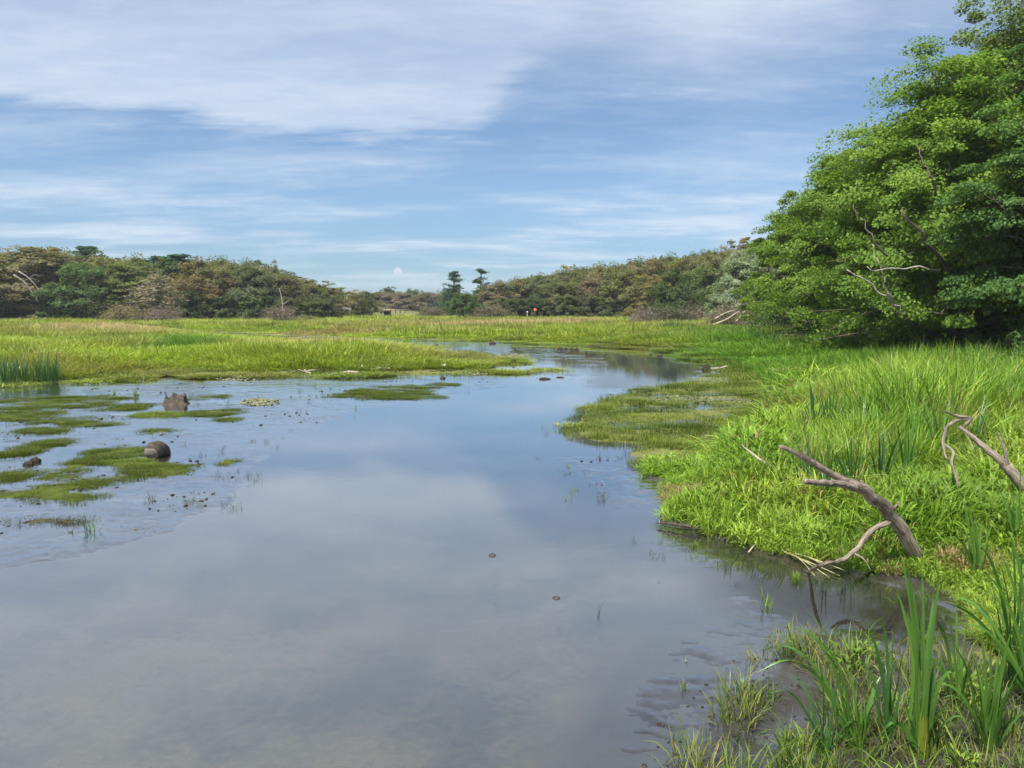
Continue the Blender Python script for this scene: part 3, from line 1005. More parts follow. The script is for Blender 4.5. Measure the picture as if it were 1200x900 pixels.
def gen_tree(seed, H, R, cb=0.12, kind='round', nb=22, ncl=120, nleaf=50, leaf=0.42, csize=0.18, flat=0.35, droop=0.0, lean=(0, 0), trunk_r=0.25,
             aspect=0.6, up=0.8, segs=5, bark=None, leafmat=None, bare=0.0, fork=1, bias=(0, 0), bough_seg=7, clump_lo=0.45):
    """one tree: trunk with boughs (one mesh) and a crown of leaves (one mesh)"""
    rs = np.random.RandomState(seed)
    lean = np.array([lean[0], lean[1], 0.0])
    bias = np.array([bias[0], bias[1], 0.0])
    g = Geo()
    top = np.array([0, 0, H * 0.93]) + lean
    trunk = spline([np.zeros(3), np.array([0, 0, H * 0.3]) + lean * 0.22 + rs.normal(0, 0.02 * H, 3) * [1, 1, 0],
                    np.array([0, 0, H * 0.62]) + lean * 0.6 + rs.normal(0, 0.02 * H, 3) * [1, 1, 0], top], 14)
    trunk[0][2] = -0.5
    tube(g, trunk, trunk_r * np.linspace(1.15, 0.12, 14) ** 0.9, 8, 0.12, seed)

    def tr(f):
        s = np.clip(f, 0, 1) * 13
        i = min(int(s), 12)
        return trunk[i] + (trunk[i + 1] - trunk[i]) * (s - i)
    boughs = []
    for j in range(nb):
        u = ((j + 0.5) / nb) ** 0.85
        u = np.clip(u + rs.normal(0, 0.04), 0, 1)
        az = j * 2.39996 + rs.normal(0, 0.35)
        rr = R * float(profile(kind, np.array([u]))[0]) * rs.uniform(0.72, 1.08)
        zt = H * (cb + (1 - cb) * u)
        f0 = np.clip((zt / H) * rs.uniform(0.55, 0.8) if kind != 'cone' else zt / H * 0.98, 0.06, 0.97)
        p0 = tr(f0)
        ctr = lean * (zt / H) + bias * np.sin(PI * min(u + 0.1, 1))
        p2 = ctr + np.array([math.cos(az) * rr, math.sin(az) * rr, zt - droop * rr * 0.5])
        p1 = (p0 * 0.5 + p2 * 0.5) + np.array([0, 0, (0.10 + 0.25 * droop) * rr]) + rs.normal(0, 0.05 * R, 3)
        path = spline([p0, p1, p2], 7)
        r0 = trunk_r * (0.46 - 0.25 * u)
        tube(g, path, np.linspace(r0, r0 * 0.15, 7), segs, 0.1, seed * 50 + j)
        boughs.append(path)
    # clumps along the boughs
    cpos, cdir = [], []
    for i in range(ncl):
        path = boughs[rs.randint(nb)]
        s = clump_lo + (1.0 - clump_lo) * rs.rand() ** 0.7
        q = s * 6
        k = min(int(q), 5)
        b = path[k] + (path[k + 1] - path[k]) * (q - k)
        off = rs.normal(0, 1, 3) * R * csize * [1, 1, 0.6]
        c = b + off
        cpos.append(c)
        if i % 2 == 0:
            mid = (b + c) / 2 + rs.normal(0, 0.03 * R, 3)
            tube(g, spline([b, mid, c], 4), np.linspace(trunk_r * 0.07, trunk_r * 0.025, 4), 4, 0, i, cap=False)
    cpos = np.array(cpos)
    n = ncl * nleaf
    ci = np.repeat(np.arange(ncl), nleaf)
    cs = R * csize * rs.uniform(0.6, 1.35, ncl)[ci]
    d = rs.normal(0, 1, (n, 3))
    d /= np.linalg.norm(d, axis=1)[:, None]
    d *= (rs.rand(n) ** 0.45)[:, None]
    d[:, 2] *= flat
    cen = np.array([0, 0, H * (cb + 0.35 * (1 - cb))]) + lean * 0.5
    outw = cpos - cen
    outw /= np.linalg.norm(outw, axis=1)[:, None] + 1e-9
    hd = np.hypot(d[:, 0], d[:, 1])
    pos = cpos[ci] + d * cs[:, None]
    pos[:, 2] -= (0.10 + droop * 0.7) * hd * hd * cs + droop * 0.5 * cs * np.clip((d * outw[ci]).sum(1), 0, 1)
    keep = rs.rand(n) > bare
    keep &= pos[:, 2] > 0.05
    V, Fq = leaf_quads(pos[keep], np.full(keep.sum(), leaf), rs, up, aspect, outw[ci][keep])
    tone = np.clip(0.5 + 0.18 * rs.normal(size=ncl)[ci] + 0.22 * rs.normal(size=n), 0, 1)[keep]
    crown = mesh_np('crown', V, Fq, leafmat or M_LEAF, {'rnd': np.repeat(tone, 4)})
    trunk_me = g.mesh('trunk', bark or M_BARK, smooth=True)
    return trunk_me, crown


def gen_pine(seed, H, R, cb=0.35, nwh=11, leafmat=None, tuft_n=170, per=5, gap=0.0, ragged=0.0):
    "a pine: bare lower trunk, whorls of level boughs with flat needle plates"
    rs = np.random.RandomState(seed)
    g = Geo()
    trunk = spline([(0, 0, -0.5), (rs.normal(0, .1), rs.normal(0, .1), H * .4), (rs.normal(0, .2), rs.normal(0, .2), H * .75), (0.1, 0, H)], 12)
    tube(g, trunk, np.linspace(0.26, 0.03, 12), 7, 0.08, seed)
    P_, T_ = [], []
    for i in range(nwh):
        u = i / (nwh - 1)
        z = H * (cb + (0.98 - cb) * u)
        if rs.rand() < gap and 0 < i < nwh - 2:
            continue
        for j in range(per):
            if rs.rand() < 0.18:
                continue
            az = rs.rand() * 6.28
            rr = R * (1.02 - u) ** 0.75 * rs.uniform(0.55 - ragged * .5, 1.1 + ragged * .3) + 0.15 * R
            e = np.array([math.cos(az) * rr, math.sin(az) * rr, z + rr * rs.uniform(-0.12 - ragged * .5, 0.22 + ragged) + ragged * rs.uniform(-.4, .4)])
            b0 = np.array([0, 0, z - 0.05 * H])
            path = spline([b0, (b0 + e) / 2 + [0, 0, 0.03 * H], e], 5)
            tube(g, path, np.linspace(0.07, 0.02, 5), 4, 0, j)
            for q in (0.55, 0.8, 1.0):
                c = path[0] + (path[-1] - path[0]) * q + [0, 0, 0.02 * H]
                m = int(tuft_n * rs.uniform(0.25, 0.45))
                d = rs.normal(0, 1, (m, 3)) * [0.26 * rr + .10, 0.26 * rr + .10, 0.06 * rr + 0.06]
                P_.append(c + d)
                T_.append(np.clip(rs.normal(0.5, 0.2, m), 0, 1))
    pos = np.vstack(P_)
    V, Fq = leaf_quads(pos, np.full(len(pos), 0.42), rs, 0.9, 0.42)
    crown = mesh_np('crown', V, Fq, leafmat or M_LEAF, {'rnd': np.repeat(np.concatenate(T_), 4)})
    return g.mesh('trunk', M_BARK, smooth=True), crown


def gen_shrub(seed, H, R, nst=46, nleaf=700, leaf=0.22, droop=0.0):
    "twiggy bush: many thin stems and few leaves"
    rs = np.random.RandomState(seed)
    g = Geo()
    tips = []
    for j in range(nst):
        az = rs.rand() * 6.28
        tilt = np.arccos(rs.uniform(0.12, 1))
        L = rs.uniform(0.75, 1.05)
        e = np.array([math.cos(az) * math.sin(tilt) * R * L, math.sin(az) * math.sin(tilt) * R * L, math.cos(tilt) * H * L + 0.1 * H])
        b = np.array([math.cos(az), math.sin(az), 0]) * R * 0.12 * rs.rand()
        p = spline([b - [0, 0, .2], b * .4 + e * .5 + [0, 0, H * (.10 + .2 * droop)], e - [0, 0, droop * H * .2]], 6)
        tube(g, p, np.linspace(0.045, 0.012, 6), 4, 0, j, cap=False)
        for q in range(7):
            s = p[rs.randint(2, 6)]
            t = s + rs.normal(0, 1, 3) * R * [.22, .22, .16]
            t[2] = max(t[2], .05)
            tube(g, spline([s, (s + t) / 2 + rs.normal(0, .04, 3), t], 3), np.array([.018, .013, .007]) * 1.3, 3, 0, q, cap=False)
            tips += [t, (s + t) / 2]
    tips = np.array(tips)
    pos = tips[rs.randint(len(tips), size=nleaf)] + rs.normal(0, 0.10 * R, (nleaf, 3))
    pos[:, 2] = np.maximum(pos[:, 2], 0.05)
    V, Fq = leaf_quads(pos, np.full(nleaf, leaf), rs, 0.6, 0.6)
    crown = mesh_np('foliage', V, Fq, M_LEAF, {'rnd': np.repeat(rs.rand(nleaf), 4)})
    return g.mesh('stems', M_TWIG, smooth=True), crown


PROTO = {}


def proto(key):
    if key in PROTO:
        return PROTO[key]
    k, s = key[:-1], int(key[-1])
    if k == 'oak':
        r = gen_tree(100 + s, 12, 5.2, 0.06, 'low' if s % 2 else 'round', 34, 190, 100, 0.34, 0.20, 0.75, 0.06, trunk_r=0.26, clump_lo=0.6)
    elif k == 'layer':      # layered, drooping sprays
        r = gen_tree(200 + s, 12, 5.0, 0.08, 'low', 36, 200, 80, 0.32, 0.19, 0.38, 0.35, trunk_r=0.22, up=0.9, clump_lo=0.6, bark=M_BARK_PALE)
    elif k == 'dense':
        r = gen_tree(300 + s, 10, 4.4, 0.02, 'round', 34, 200, 95, 0.33, 0.20, 0.8, 0.05, trunk_r=0.22, clump_lo=0.6)
    elif k == 'sparse':     # open crown, sky shows through
        r = gen_tree(400 + s, 12, 4.2, 0.20, 'round', 26, 110, 65, 0.32, 0.15, 0.6, 0.05, trunk_r=0.22, bark=M_BARK)
    elif k == 'bare':       # mostly leafless drooping tree
        r = gen_tree(500 + s, 10, 4.4, 0.05, 'low', 46, 260, 9, 0.34, 0.17, 0.25, 0.5, trunk_r=0.22, bark=M_TWIG, bark_twigs=True) if False else \
            gen_tree(500 + s, 10, 4.4, 0.05, 'low', 46, 300, 12, 0.34, 0.16, 0.25, 0.5, trunk_r=0.22, bark=M_TWIG)
    elif k == 'pine':
        r = gen_pine(600 + s, 12, 2.6, 0.30, 12, per=5) if s < 3 else gen_pine(600 + s, 12, 1.9, 0.36, 15, tuft_n=90, per=3, gap=0.22, ragged=0.5)
    elif k == 'shrub':
        r = gen_shrub(700 + s, 2.4, 2.6, 50, 500 if s < 2 else 2600, 0.22)
    PROTO[key] = r
    return r


def add_tree(name, label, cat, px, top, dist, key, wpx, color, group=None, parts=('trunk', 'crown'), rotz=None, sink=0.3):
    """a tree whose top shows at photo row top, standing dist metres ahead, wpx photo pixels wide"""
    p = P(px, 400, dist)
    z0 = zat(p[0], p[1]) - sink
    ztop = P(px, top, dist)[2]
    tm, cm = proto(key)
    hh = max(v.co.z for v in cm.vertices) if ('h', key) not in PROTO else PROTO[('h', key)]
    PROTO[('h', key)] = hh
    if ('w', key) not in PROTO:
        xs = sorted(v.co.x for v in cm.vertices)
        PROTO[('w', key)] = xs[int(len(xs) * .97)] - xs[int(len(xs) * .03)]
    sz = (ztop - z0) / hh
    sx = wpx * dist / F / PROTO[('w', key)]
    o = thing(name, label, cat, (p[0], p[1], z0), group)
    o.rotation_euler = (0, 0, rotz if rotz is not None else random.Random(label).uniform(0, 6.28))
    o.scale = (sx, sx, sz)
    a = obj(parts[0], tm, o)
    b = obj(parts[1], cm, o)
    b.color = (*[min(q * FOL_GAIN, 0.6) for q in color], 1)
    a.color = (0.1, 0.09, 0.07, 1)
    return o


FOL_GAIN = 1.3
OLV = (0.092, 0.098, 0.040)
BRN = (0.112, 0.098, 0.050)
RUS = (0.150, 0.085, 0.028)
GRN = (0.060, 0.120, 0.028)
DKG = (0.032, 0.080, 0.032)
PIN = (0.028, 0.070, 0.040)
YGR = (0.135, 0.145, 0.026)
GRY = (0.150, 0.125, 0.090)
GGR = (0.080, 0.095, 0.048)
PAL = (0.170, 0.160, 0.075)

LW = 'trees of the left wood'
RW = 'trees of the wooded rise'
CW = 'trees of the far centre wood'
BT, PT, DT = ('broadleaf_tree', 'tree'), ('pine_tree', 'tree'), ('dead_tree', 'tree')
# (name, cat), label, centre px, top row, distance, kind, width px, colour, group
TREES = [
    (BT, 'pale brown drooping tree at the left edge of the left wood', -12, 298, 128, 'layer0', 96, BRN, LW),
    (BT, 'broad brown tree with layered sprays, tallest at the left end of the wood', 52, 288, 132, 'layer1', 118, (0.115, 0.104, 0.052), LW),
    (BT, 'olive rounded tree behind the broad brown layered tree', 76, 289, 146, 'oak0', 86, OLV, LW),
    (PT, 'dark green pine poking up above the green maple-like tree', 107, 287, 152, 'pine1', 52, PIN, LW),
    (BT, 'fresh dark green tree between the broad brown tree and the yellow-green one', 105, 306, 126, 'dense0', 78, (0.046, 0.080, 0.026), LW),
    (BT, 'yellow-green tree with level sprays right of the fresh dark green tree', 150, 300, 128, 'layer2', 82, (0.085, 0.105, 0.030), LW),
    (DT, 'grey-brown nearly leafless drooping tree in front of the left wood', 186, 316, 116, 'bare0', 62, (0.150, 0.125, 0.095), LW),
    (PT, 'dark blue-green pine behind the nearly leafless tree', 190, 299, 148, 'pine1', 60, PIN, LW),
    (PT, 'dark narrow pine beside the rust-brown oak', 214, 297, 146, 'pine2', 56, PIN, LW),
    (BT, 'rust-brown tree right of the dark pines', 238, 300, 134, 'oak1', 72, (0.108, 0.085, 0.036), LW),
    (BT, 'olive tree with a rounded head right of the rust-brown tree', 270, 304, 136, 'oak2', 66, OLV, LW),
    (BT, 'grey-green tree below the thin-topped tree', 300, 311, 134, 'oak3', 66, GGR, LW),
    (BT, 'thin-topped tree standing a little above the grey-green one', 312, 304, 148, 'sparse0', 46, GGR, LW),
    (BT, 'brown-green tree behind the snag and grey bush', 334, 318, 140, 'oak1', 64, (0.092, 0.088, 0.042), LW),
    (BT, 'sparse olive tree with sky through its top, before the wood steps down', 358, 324, 148, 'sparse1', 56, OLV, LW),
    (BT, 'dull brown tree where the left wood steps down', 378, 333, 152, 'oak0', 54, BRN, LW),
    (BT, 'pale olive tree low at the end of the left wood', 399, 336, 170, 'sparse2', 44, PAL, LW),
    (BT, 'small grey-green tree beside the pale rail at the end of the left wood', 424, 340, 180, 'oak2', 42, GGR, LW),
    (BT, 'bright olive small tree left of the dark hut', 421, 349, 172, 'dense1', 28, YGR, CW),
    (BT, 'dark thin upright tree left of the dark hut', 431, 342, 178, 'pine0', 12, (0.05, 0.06, 0.035), CW),
    (BT, 'brown tree above the dark hut', 446, 341, 250, 'oak3', 34, BRN, CW),
    (BT, 'dark round-headed tree rising above the far centre wood', 457, 335, 265, 'dense1', 24, (0.035, 0.065, 0.040), CW),
    (BT, 'grey-brown tree over the plank bridge', 468, 341, 245, 'oak0', 34, GRY, CW),
    (BT, 'dark green tree right of the plank bridge', 485, 337, 250, 'dense2', 28, (0.045, 0.075, 0.045), CW),
    (BT, 'brown rounded tree left of the dark green bush with two pines', 507, 340, 240, 'oak2', 40, (0.108, 0.092, 0.060), CW),
    (BT, 'dark low tree half hidden behind the dark bush under the two pines', 525, 340, 200, 'dense0', 24, DKG, CW),
    (PT, 'left of two lone tall pines with gappy crowns', 533, 317, 185, 'pine3', 22, (0.025, 0.055, 0.028), 'two lone pines'),
    (PT, 'right of two lone tall pines with gappy crowns, the taller', 564, 314, 180, 'pine4', 26, (0.025, 0.055, 0.028), 'two lone pines'),
    (BT, 'dark green bushy tree in front of the two lone pines', 544, 341, 142, 'dense2', 38, (0.045, 0.085, 0.022), CW),
    (BT, 'grey-brown tree right of the two lone pines', 585, 328, 168, 'oak1', 52, (0.110, 0.094, 0.062), RW),
    (BT, 'dull brown tree second right of the two lone pines', 612, 325, 166, 'oak3', 46, BRN, RW),
    (BT, 'olive-grey tree above the orange marker', 634, 322, 164, 'oak0', 44, GGR, RW),
    (BT, 'dark green small tree just right of the orange marker', 632, 338, 150, 'dense1', 26, (0.045, 0.070, 0.034), RW),
    (BT, 'brown-green tree between the orange marker and the pale-topped tree', 655, 326, 150, 'oak2', 46, OLV, RW),
    (BT, 'pale bare-topped tree on the skyline of the rise', 667, 309, 178, 'sparse2', 26, PAL, RW),
    (BT, 'dark round tree on the skyline beside the pale bare-topped tree', 682, 311, 172, 'dense0', 36, (0.060, 0.060, 0.034), RW),
    (BT, 'pinkish brown tree below the dark round skyline tree', 692, 322, 152, 'oak1', 52, (0.124, 0.100, 0.062), RW),
    (BT, 'olive tree on the skyline right of the dark round one', 708, 312, 168, 'oak2', 44, OLV, RW),
    (BT, 'big grey-green round tree in the middle of the wooded rise', 735, 313, 142, 'dense2', 64, (0.100, 0.108, 0.040), RW),
    (BT, 'brown tree on the skyline above the big grey-green round tree', 738, 306, 172, 'oak0', 50, BRN, RW),
    (BT, 'golden layered tree right of the big grey-green round tree', 766, 321, 136, 'layer0', 50, (0.130, 0.112, 0.040), RW),
    (BT, 'rusty brown tree on the skyline above the golden layered tree', 770, 302, 165, 'oak3', 52, (0.110, 0.088, 0.044), RW),
    (BT, 'dark green tree with a crooked trunk, standing alone before the rise', 788, 312, 104, 'oak1', 50, (0.045, 0.068, 0.024), RW),
    (BT, 'dark olive tree on the skyline behind the crooked-trunk tree', 800, 299, 158, 'oak1', 52, (0.095, 0.090, 0.028), RW),
    (BT, 'deep green tree right of the crooked-trunk tree', 822, 308, 128, 'oak2', 56, (0.065, 0.092, 0.026), RW),
    (BT, 'brown-green tree on the skyline left of the silvery-leaved tree', 830, 294, 150, 'oak0', 50, OLV, RW),
    (BT, 'silvery pale-leaved tree against the bright green wall of trees', 866, 290, 96, 'oak3', 62, (0.150, 0.185, 0.120), RW),
    (BT, 'grey-brown tree topping the silvery-leaved tree', 878, 277, 112, 'sparse1', 60, (0.120, 0.110, 0.060), RW),
]
for (nm, cat), label, px, top, dist, key, wpx, colr, grp in TREES:
    add_tree(nm, label, cat, px, top, dist, key, wpx, colr, grp)

SHRUBS = [
    ('brown and green bush at the foot of the yellow-green layered tree', 150, 352, 112, 'shrub2', 46, (0.13, 0.115, 0.05)),
    ('grey bare bush under the nearly leafless drooping tree', 194, 357, 110, 'shrub0', 34, (0.15, 0.11, 0.085)),
    ('rounded grey leafless bush with a bare snag behind it', 330, 356, 112, 'shrub1', 34, (0.15, 0.115, 0.10)),
    ('low olive bush right of the rounded grey bush', 359, 367, 110, 'shrub2', 26, (0.10, 0.11, 0.035)),
    ('dark brown bush left of the dark bushy tree', 505, 356, 150, 'shrub3', 32, (0.085, 0.07, 0.05)),
    ('grey-brown bush right of the dark bushy tree', 575, 352, 140, 'shrub3', 40, (0.11, 0.095, 0.06)),
    ('grey twiggy bush left of the crooked-trunk tree', 756, 358, 96, 'shrub0', 34, (0.13, 0.105, 0.095)),
    ('green-grey bush under the crooked-trunk tree', 784, 352, 98, 'shrub3', 50, (0.050, 0.062, 0.028)),
    ('grey-brown bush right of the crooked-trunk tree', 808, 352, 101, 'shrub1', 34, (0.14, 0.12, 0.08)),
    ('pale brown bush beside the fallen pale limbs', 858, 348, 84, 'shrub3', 52, (0.12, 0.105, 0.065)),
]
for label, px, top, dist, key, wpx, colr in SHRUBS:
    add_tree('shrub', label, 'shrub', px, top, dist, key, wpx, colr, 'bushes at the edge of the marsh', ('stems', 'foliage'), sink=0.05)


def snag(label, base, paths, mat, group=None, name='dead_tree', cat='tree'):
    "a leafless dead tree: trunk, limbs"
    g = Geo()
    for k, (pts, r0, r1) in enumerate(paths):
        q = spline(np.array(pts) - base, 9)
        tube(g, q, np.linspace(r0, r1, 9), 6, 0.1, k)
    o = thing(name, label, cat, tuple(base), group, g.mesh(name, mat, True))
    return o


b = P(332, 372, 114); b[2] = zat(b[0], b[1])
snag('bare forked grey snag standing in the rounded grey bush', b,
     [([b - [0, 0, .3], P(331, 355, 114), P(329, 344, 114), P(327, 338, 114)], .13, .04), ([P(331, 357, 114), P(336, 354, 113.5), P(342, 349, 113)], .07, .025)], M_BARK_PALE)
for i, (lab, pts) in enumerate([
    ('upper pale leaning dead limb in front of the broad brown tree', [(22, 318), (34, 326), (46, 340), (56, 352)]),
    ('lower pale leaning dead limb in front of the broad brown tree', [(16, 322), (28, 330), (40, 346), (46, 356)]),
    ('short pale dead limb low beside the left edge of the wood', [(18, 352), (30, 350), (40, 354)])]):
    w = np.array([P(a, c, 121.5 + i) for a, c in pts])
    g = Geo()
    tube(g, spline(w - w[0], 9), np.linspace(.10, .03, 9), 6, 0.1, i)
    tube(g, spline([w[1] - w[0], w[1] - w[0] + [1.1, -.3, .5], w[1] - w[0] + [2.2, -.5, .3]], 6), np.linspace(.05, .02, 6), 5, 0, i)
    thing('dead_limb', lab, 'branch', tuple(w[0]), 'pale dead limbs in the left wood', g.mesh('dead_limb', M_BARK_PALE, True))
for i, (lab, pts) in enumerate([
    ('long pale fallen limb leaning from the marsh into the bright green trees', [(835, 381), (852, 374), (864, 366), (876, 360)]),
    ('short pale fallen limb crossing below the long fallen limb', [(862, 377), (868, 371), (873, 364)]),
    ('thin grey fallen limb left of the other fallen limbs', [(838, 374), (846, 369), (855, 365), (866, 362)])]):
    w = np.array([P(a, c, 79 + i) for a, c in pts])
    g = Geo()
    tube(g, spline(w - w[0], 9), np.linspace(.11, .04, 9), 6, 0.1, i)
    thing('fallen_limb', lab, 'branch', tuple(w[0]), 'fallen limbs at the bend of the wood', g.mesh('fallen_limb', M_DRIFT_PALE, True))


# woods behind the individual trees: a far mass
def build_woods():
    ms = []
    for i in range(5):
        ms.append(gen_tree(900 + i, 10, 4.4, 0.0, 'round' if i % 2 else 'low', 26, 120, 80, 0.42, 0.22, 0.8, 0.05, leafmat=M_LEAF_W, clump_lo=0.6)[1])
    source_coll('wood_crown', ms)
    rs = np.random.RandomState(7)
    pts, scl, col = [], [], []

    def band(prof, d0, d1, n, pal, low=0.0):
        xs = [p[0] for p in prof]
        ts = [p[1] for p in prof]
        for i in range(n):
            px = rs.uniform(xs[0], xs[-1])
            top = np.interp(px, xs, ts)
            d = rs.uniform(d0, d1) if np.isscalar(d0) else rs.uniform(np.interp(px, xs, d0), np.interp(px, xs, d1))
            p = P(px, 400, d)
            z = zat(p[0], p[1]) - 0.5
            h = P(px, top, d)[2] - z - abs(rs.normal(0, 0.9))
            h = max(h, 2.5)
            w = rs.uniform(0.75, 1.1) * max(h, 6.0)
            pts.append((p[0], p[1], z))
            scl.append((w / 9.5, w / 9.5, h / 9.8))
            c = np.array(pal[rs.randint(len(pal))]) * rs.uniform(0.75, 1.1) * FOL_GAIN
            col.append(c)
    P1 = [OLV, BRN, GGR, (0.09, 0.10, 0.03), (0.07, 0.09, 0.03)]
    P2 = [(0.115, 0.100, 0.060), (0.10, 0.105, 0.06), (0.13, 0.105, 0.065), (0.08, 0.09, 0.055)]
    band([(-160, 303), (0, 301), (80, 297), (150, 306), (230, 305), (300, 312), (330, 322), (385, 337), (425, 343)], 140, 172, 130, P1)
    band([(-160, 338), (0, 338), (200, 340), (330, 345), (400, 352)], 128, 138, 60, [(0.05, 0.075, 0.022), (0.06, 0.07, 0.025)])
    band([(385, 342), (430, 342), (470, 343), (520, 343), (560, 345), (600, 343)], 255, 310, 120, P2)
    band([(560, 340), (580, 333), (610, 328), (650, 321), (690, 316), (720, 313), (760, 306), (800, 302), (850, 294), (890, 284), (930, 280)],
         165, 195, 150, P1)
    band([(575, 348), (650, 347), (720, 345), (800, 345), (880, 345), (930, 345)], 140, 152, 60, [(0.05, 0.065, 0.022), (0.07, 0.07, 0.03)])
    scatter('distant_woods', 'wood_crown', pts, rs.rand(len(pts)) * 6.28, scl, col, seed=11)


build_woods()

# ---- the wall of big trees on the right
NEAR = 'big trees of the right bank'
LIMEL = (0.082, 0.138, 0.019)


def near_tree(label, px, dist, H, R, seed, color, parts=('trunk', 'crown'), cx=0.0, **kw):
    p = P(px, 400, dist)
    z0 = zat(p[0], p[1]) - 0.2
    base = dict(kind='low', nb=60, ncl=520, nleaf=300, leaf=0.145, csize=0.155, flat=0.42, droop=0.12, trunk_r=0.26, segs=6, up=1.0, aspect=0.7, clump_lo=0.38)
    base.update(kw)
    tm, cm = gen_tree(seed, H, R, **base)
    o = thing('broadleaf_tree', label, 'tree', (p[0], p[1], z0), NEAR)
    obj('trunk', tm, o)
    c = obj('crown', cm, o)
    c.color = (*[q * 1.3 for q in color], 1)
    return o


near_tree('big bright green tree at the front of the right-hand wall of trees', 1112, 36, 13.4, 6.4, 1, LIMEL, lean=(-0.9, -0.5), nb=70, ncl=640, nleaf=330, cb=0.08, trunk_r=0.24)
front = [o for o in scene.objects if o.get('label', '').startswith('big bright green tree')][0]
for k, (pts, r0, r1) in enumerate([([(1120, 330, 32), (1098, 300, 30.8), (1078, 274, 30.2), (1056, 246, 30.0)], .13, .06),
                                   ([(1060, 372, 31), (1050, 358, 30.2), (1030, 341, 29.9), (1010, 326, 29.8), (992, 316, 29.8)], .07, .025),
                                   ([(1052, 360, 30.3), (1038, 340, 29.9), (1036, 322, 29.8), (1029, 304, 29.7), (1022, 286, 29.8)], .06, .02),
                                   ([(1100, 318, 31), (1082, 314, 30.1), (1058, 313, 29.8), (1034, 316, 29.7), (1016, 312, 29.8)], .06, .02),
                                   ([(1040, 300, 30), (1026, 284, 29.7), (1012, 262, 29.8), (1000, 240, 30.2)], .06, .02),
                                   ([(1096, 230, 31), (1092, 206, 30.6), (1080, 186, 30.8), (1074, 168, 31.4)], .06, .02)]):
    w_ = np.array([P(a, b, c + 0.35) for a, b, c in pts]) - np.array(front.location)
    g = Geo()
    q_ = spline(w_, 14)
    q_[1:-1] += np.random.RandomState(k).normal(0, .05, (12, 3))
    tube(g, q_, np.linspace(r0, r1, 14) * 0.75, 6, 0.1, k)
    obj('limb', g.mesh('limb', M_BARK_PALE if k in (1, 2, 3) else M_BARK, True), front)
near_tree('bright green tree left of the biggest front tree', 1004, 48, 12.4, 5.6, 2, (0.078, 0.130, 0.019), lean=(-0.8, 0), cb=0.04, leaf=0.16)
near_tree('lime green tree at the left end of the right-hand wall, over the reeds', 942, 64, 11.6, 5.2, 3, (0.090, 0.142, 0.020), lean=(-0.6, -0.5), cb=0.02, leaf=0.19, nleaf=220)
near_tree('darker green tree behind and above the lime green end tree', 985, 74, 14.6, 5.6, 4, (0.075, 0.115, 0.026), cb=0.1, leaf=0.22, nleaf=180)
near_tree('brownish green tall tree behind the big front tree', 1143, 50, 18.8, 5.6, 5, (0.084, 0.098, 0.028), cb=0.2, leaf=0.18, nleaf=300, flat=0.6, droop=0.05, kind='round')
near_tree('tall open-crowned tree cut by the top right corner', 1232, 44, 22.5, 5.8, 6, (0.074, 0.106, 0.026), cb=0.25, leaf=0.18, nleaf=280, flat=0.6, droop=0.05, kind='round')
near_tree('dark green tree with drooping sprays cut by the right edge', 1268, 29, 12.5, 4.4, 7, (0.050, 0.098, 0.026), lean=(-1.2, -0.3), cb=0.06, leaf=0.13, nleaf=330, droop=0.25, flat=0.28)
near_tree('olive tree on the skyline between the lime end tree and the tall brownish one', 1072, 62, 17.2, 5.0, 8, (0.084, 0.112, 0.030), cb=0.12, leaf=0.20, nleaf=190, flat=0.55, kind='round')
near_tree('shaded green tree behind the drooping right-edge tree', 1330, 36, 17.0, 7.0, 9, (0.06, 0.11, 0.026), cb=0.05, leaf=0.20, nleaf=160, ncl=400)

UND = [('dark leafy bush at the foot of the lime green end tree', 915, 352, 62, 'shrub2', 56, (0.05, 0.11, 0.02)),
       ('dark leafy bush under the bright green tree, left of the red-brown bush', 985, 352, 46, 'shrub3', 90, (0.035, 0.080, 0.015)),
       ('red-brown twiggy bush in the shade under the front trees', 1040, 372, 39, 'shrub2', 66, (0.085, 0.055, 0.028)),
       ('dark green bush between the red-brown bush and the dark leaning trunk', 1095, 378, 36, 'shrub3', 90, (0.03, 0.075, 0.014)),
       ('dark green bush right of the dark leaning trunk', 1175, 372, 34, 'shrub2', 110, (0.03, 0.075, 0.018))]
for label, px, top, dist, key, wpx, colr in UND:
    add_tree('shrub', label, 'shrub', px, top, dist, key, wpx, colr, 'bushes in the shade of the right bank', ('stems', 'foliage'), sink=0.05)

# ------------------------------------------------------------------ mats of weed in the shallows
def soft_mat(name, c1, c2, rough=0.95):
    m, nt, out = new_mat(name)
    geo = N(nt, 'ShaderNodeNewGeometry')
    n1 = noise_n(nt, geo.outputs['Position'], 3.0, 6, 0.65)
    n2 = noise_n(nt, geo.outputs['Position'], 40.0, 4, 0.65)
    f = math_n(nt, 'ADD', math_n(nt, 'MULTIPLY', n1, 0.6), math_n(nt, 'MULTIPLY', n2, 0.4))
    p = N(nt, 'ShaderNodeBsdfPrincipled')
    nt.links.new(mix_c(nt, ramp(nt, f, 0.36, 0.62), c1, c2), p.inputs['Base Color'])
    p.inputs['Roughness'].default_value = rough
    p.inputs['Specular IOR Level'].default_value = 0.1
    b = N(nt, 'ShaderNodeBump')
    b.inputs['Strength'].default_value = 0.7
    b.inputs['Distance'].default_value = 0.02
    nt.links.new(n2, b.inputs['Height'])
    nt.links.new(b.outputs[0], p.inputs['Normal'])
    nt.links.new(p.outputs[0], out.inputs[0])
    return m


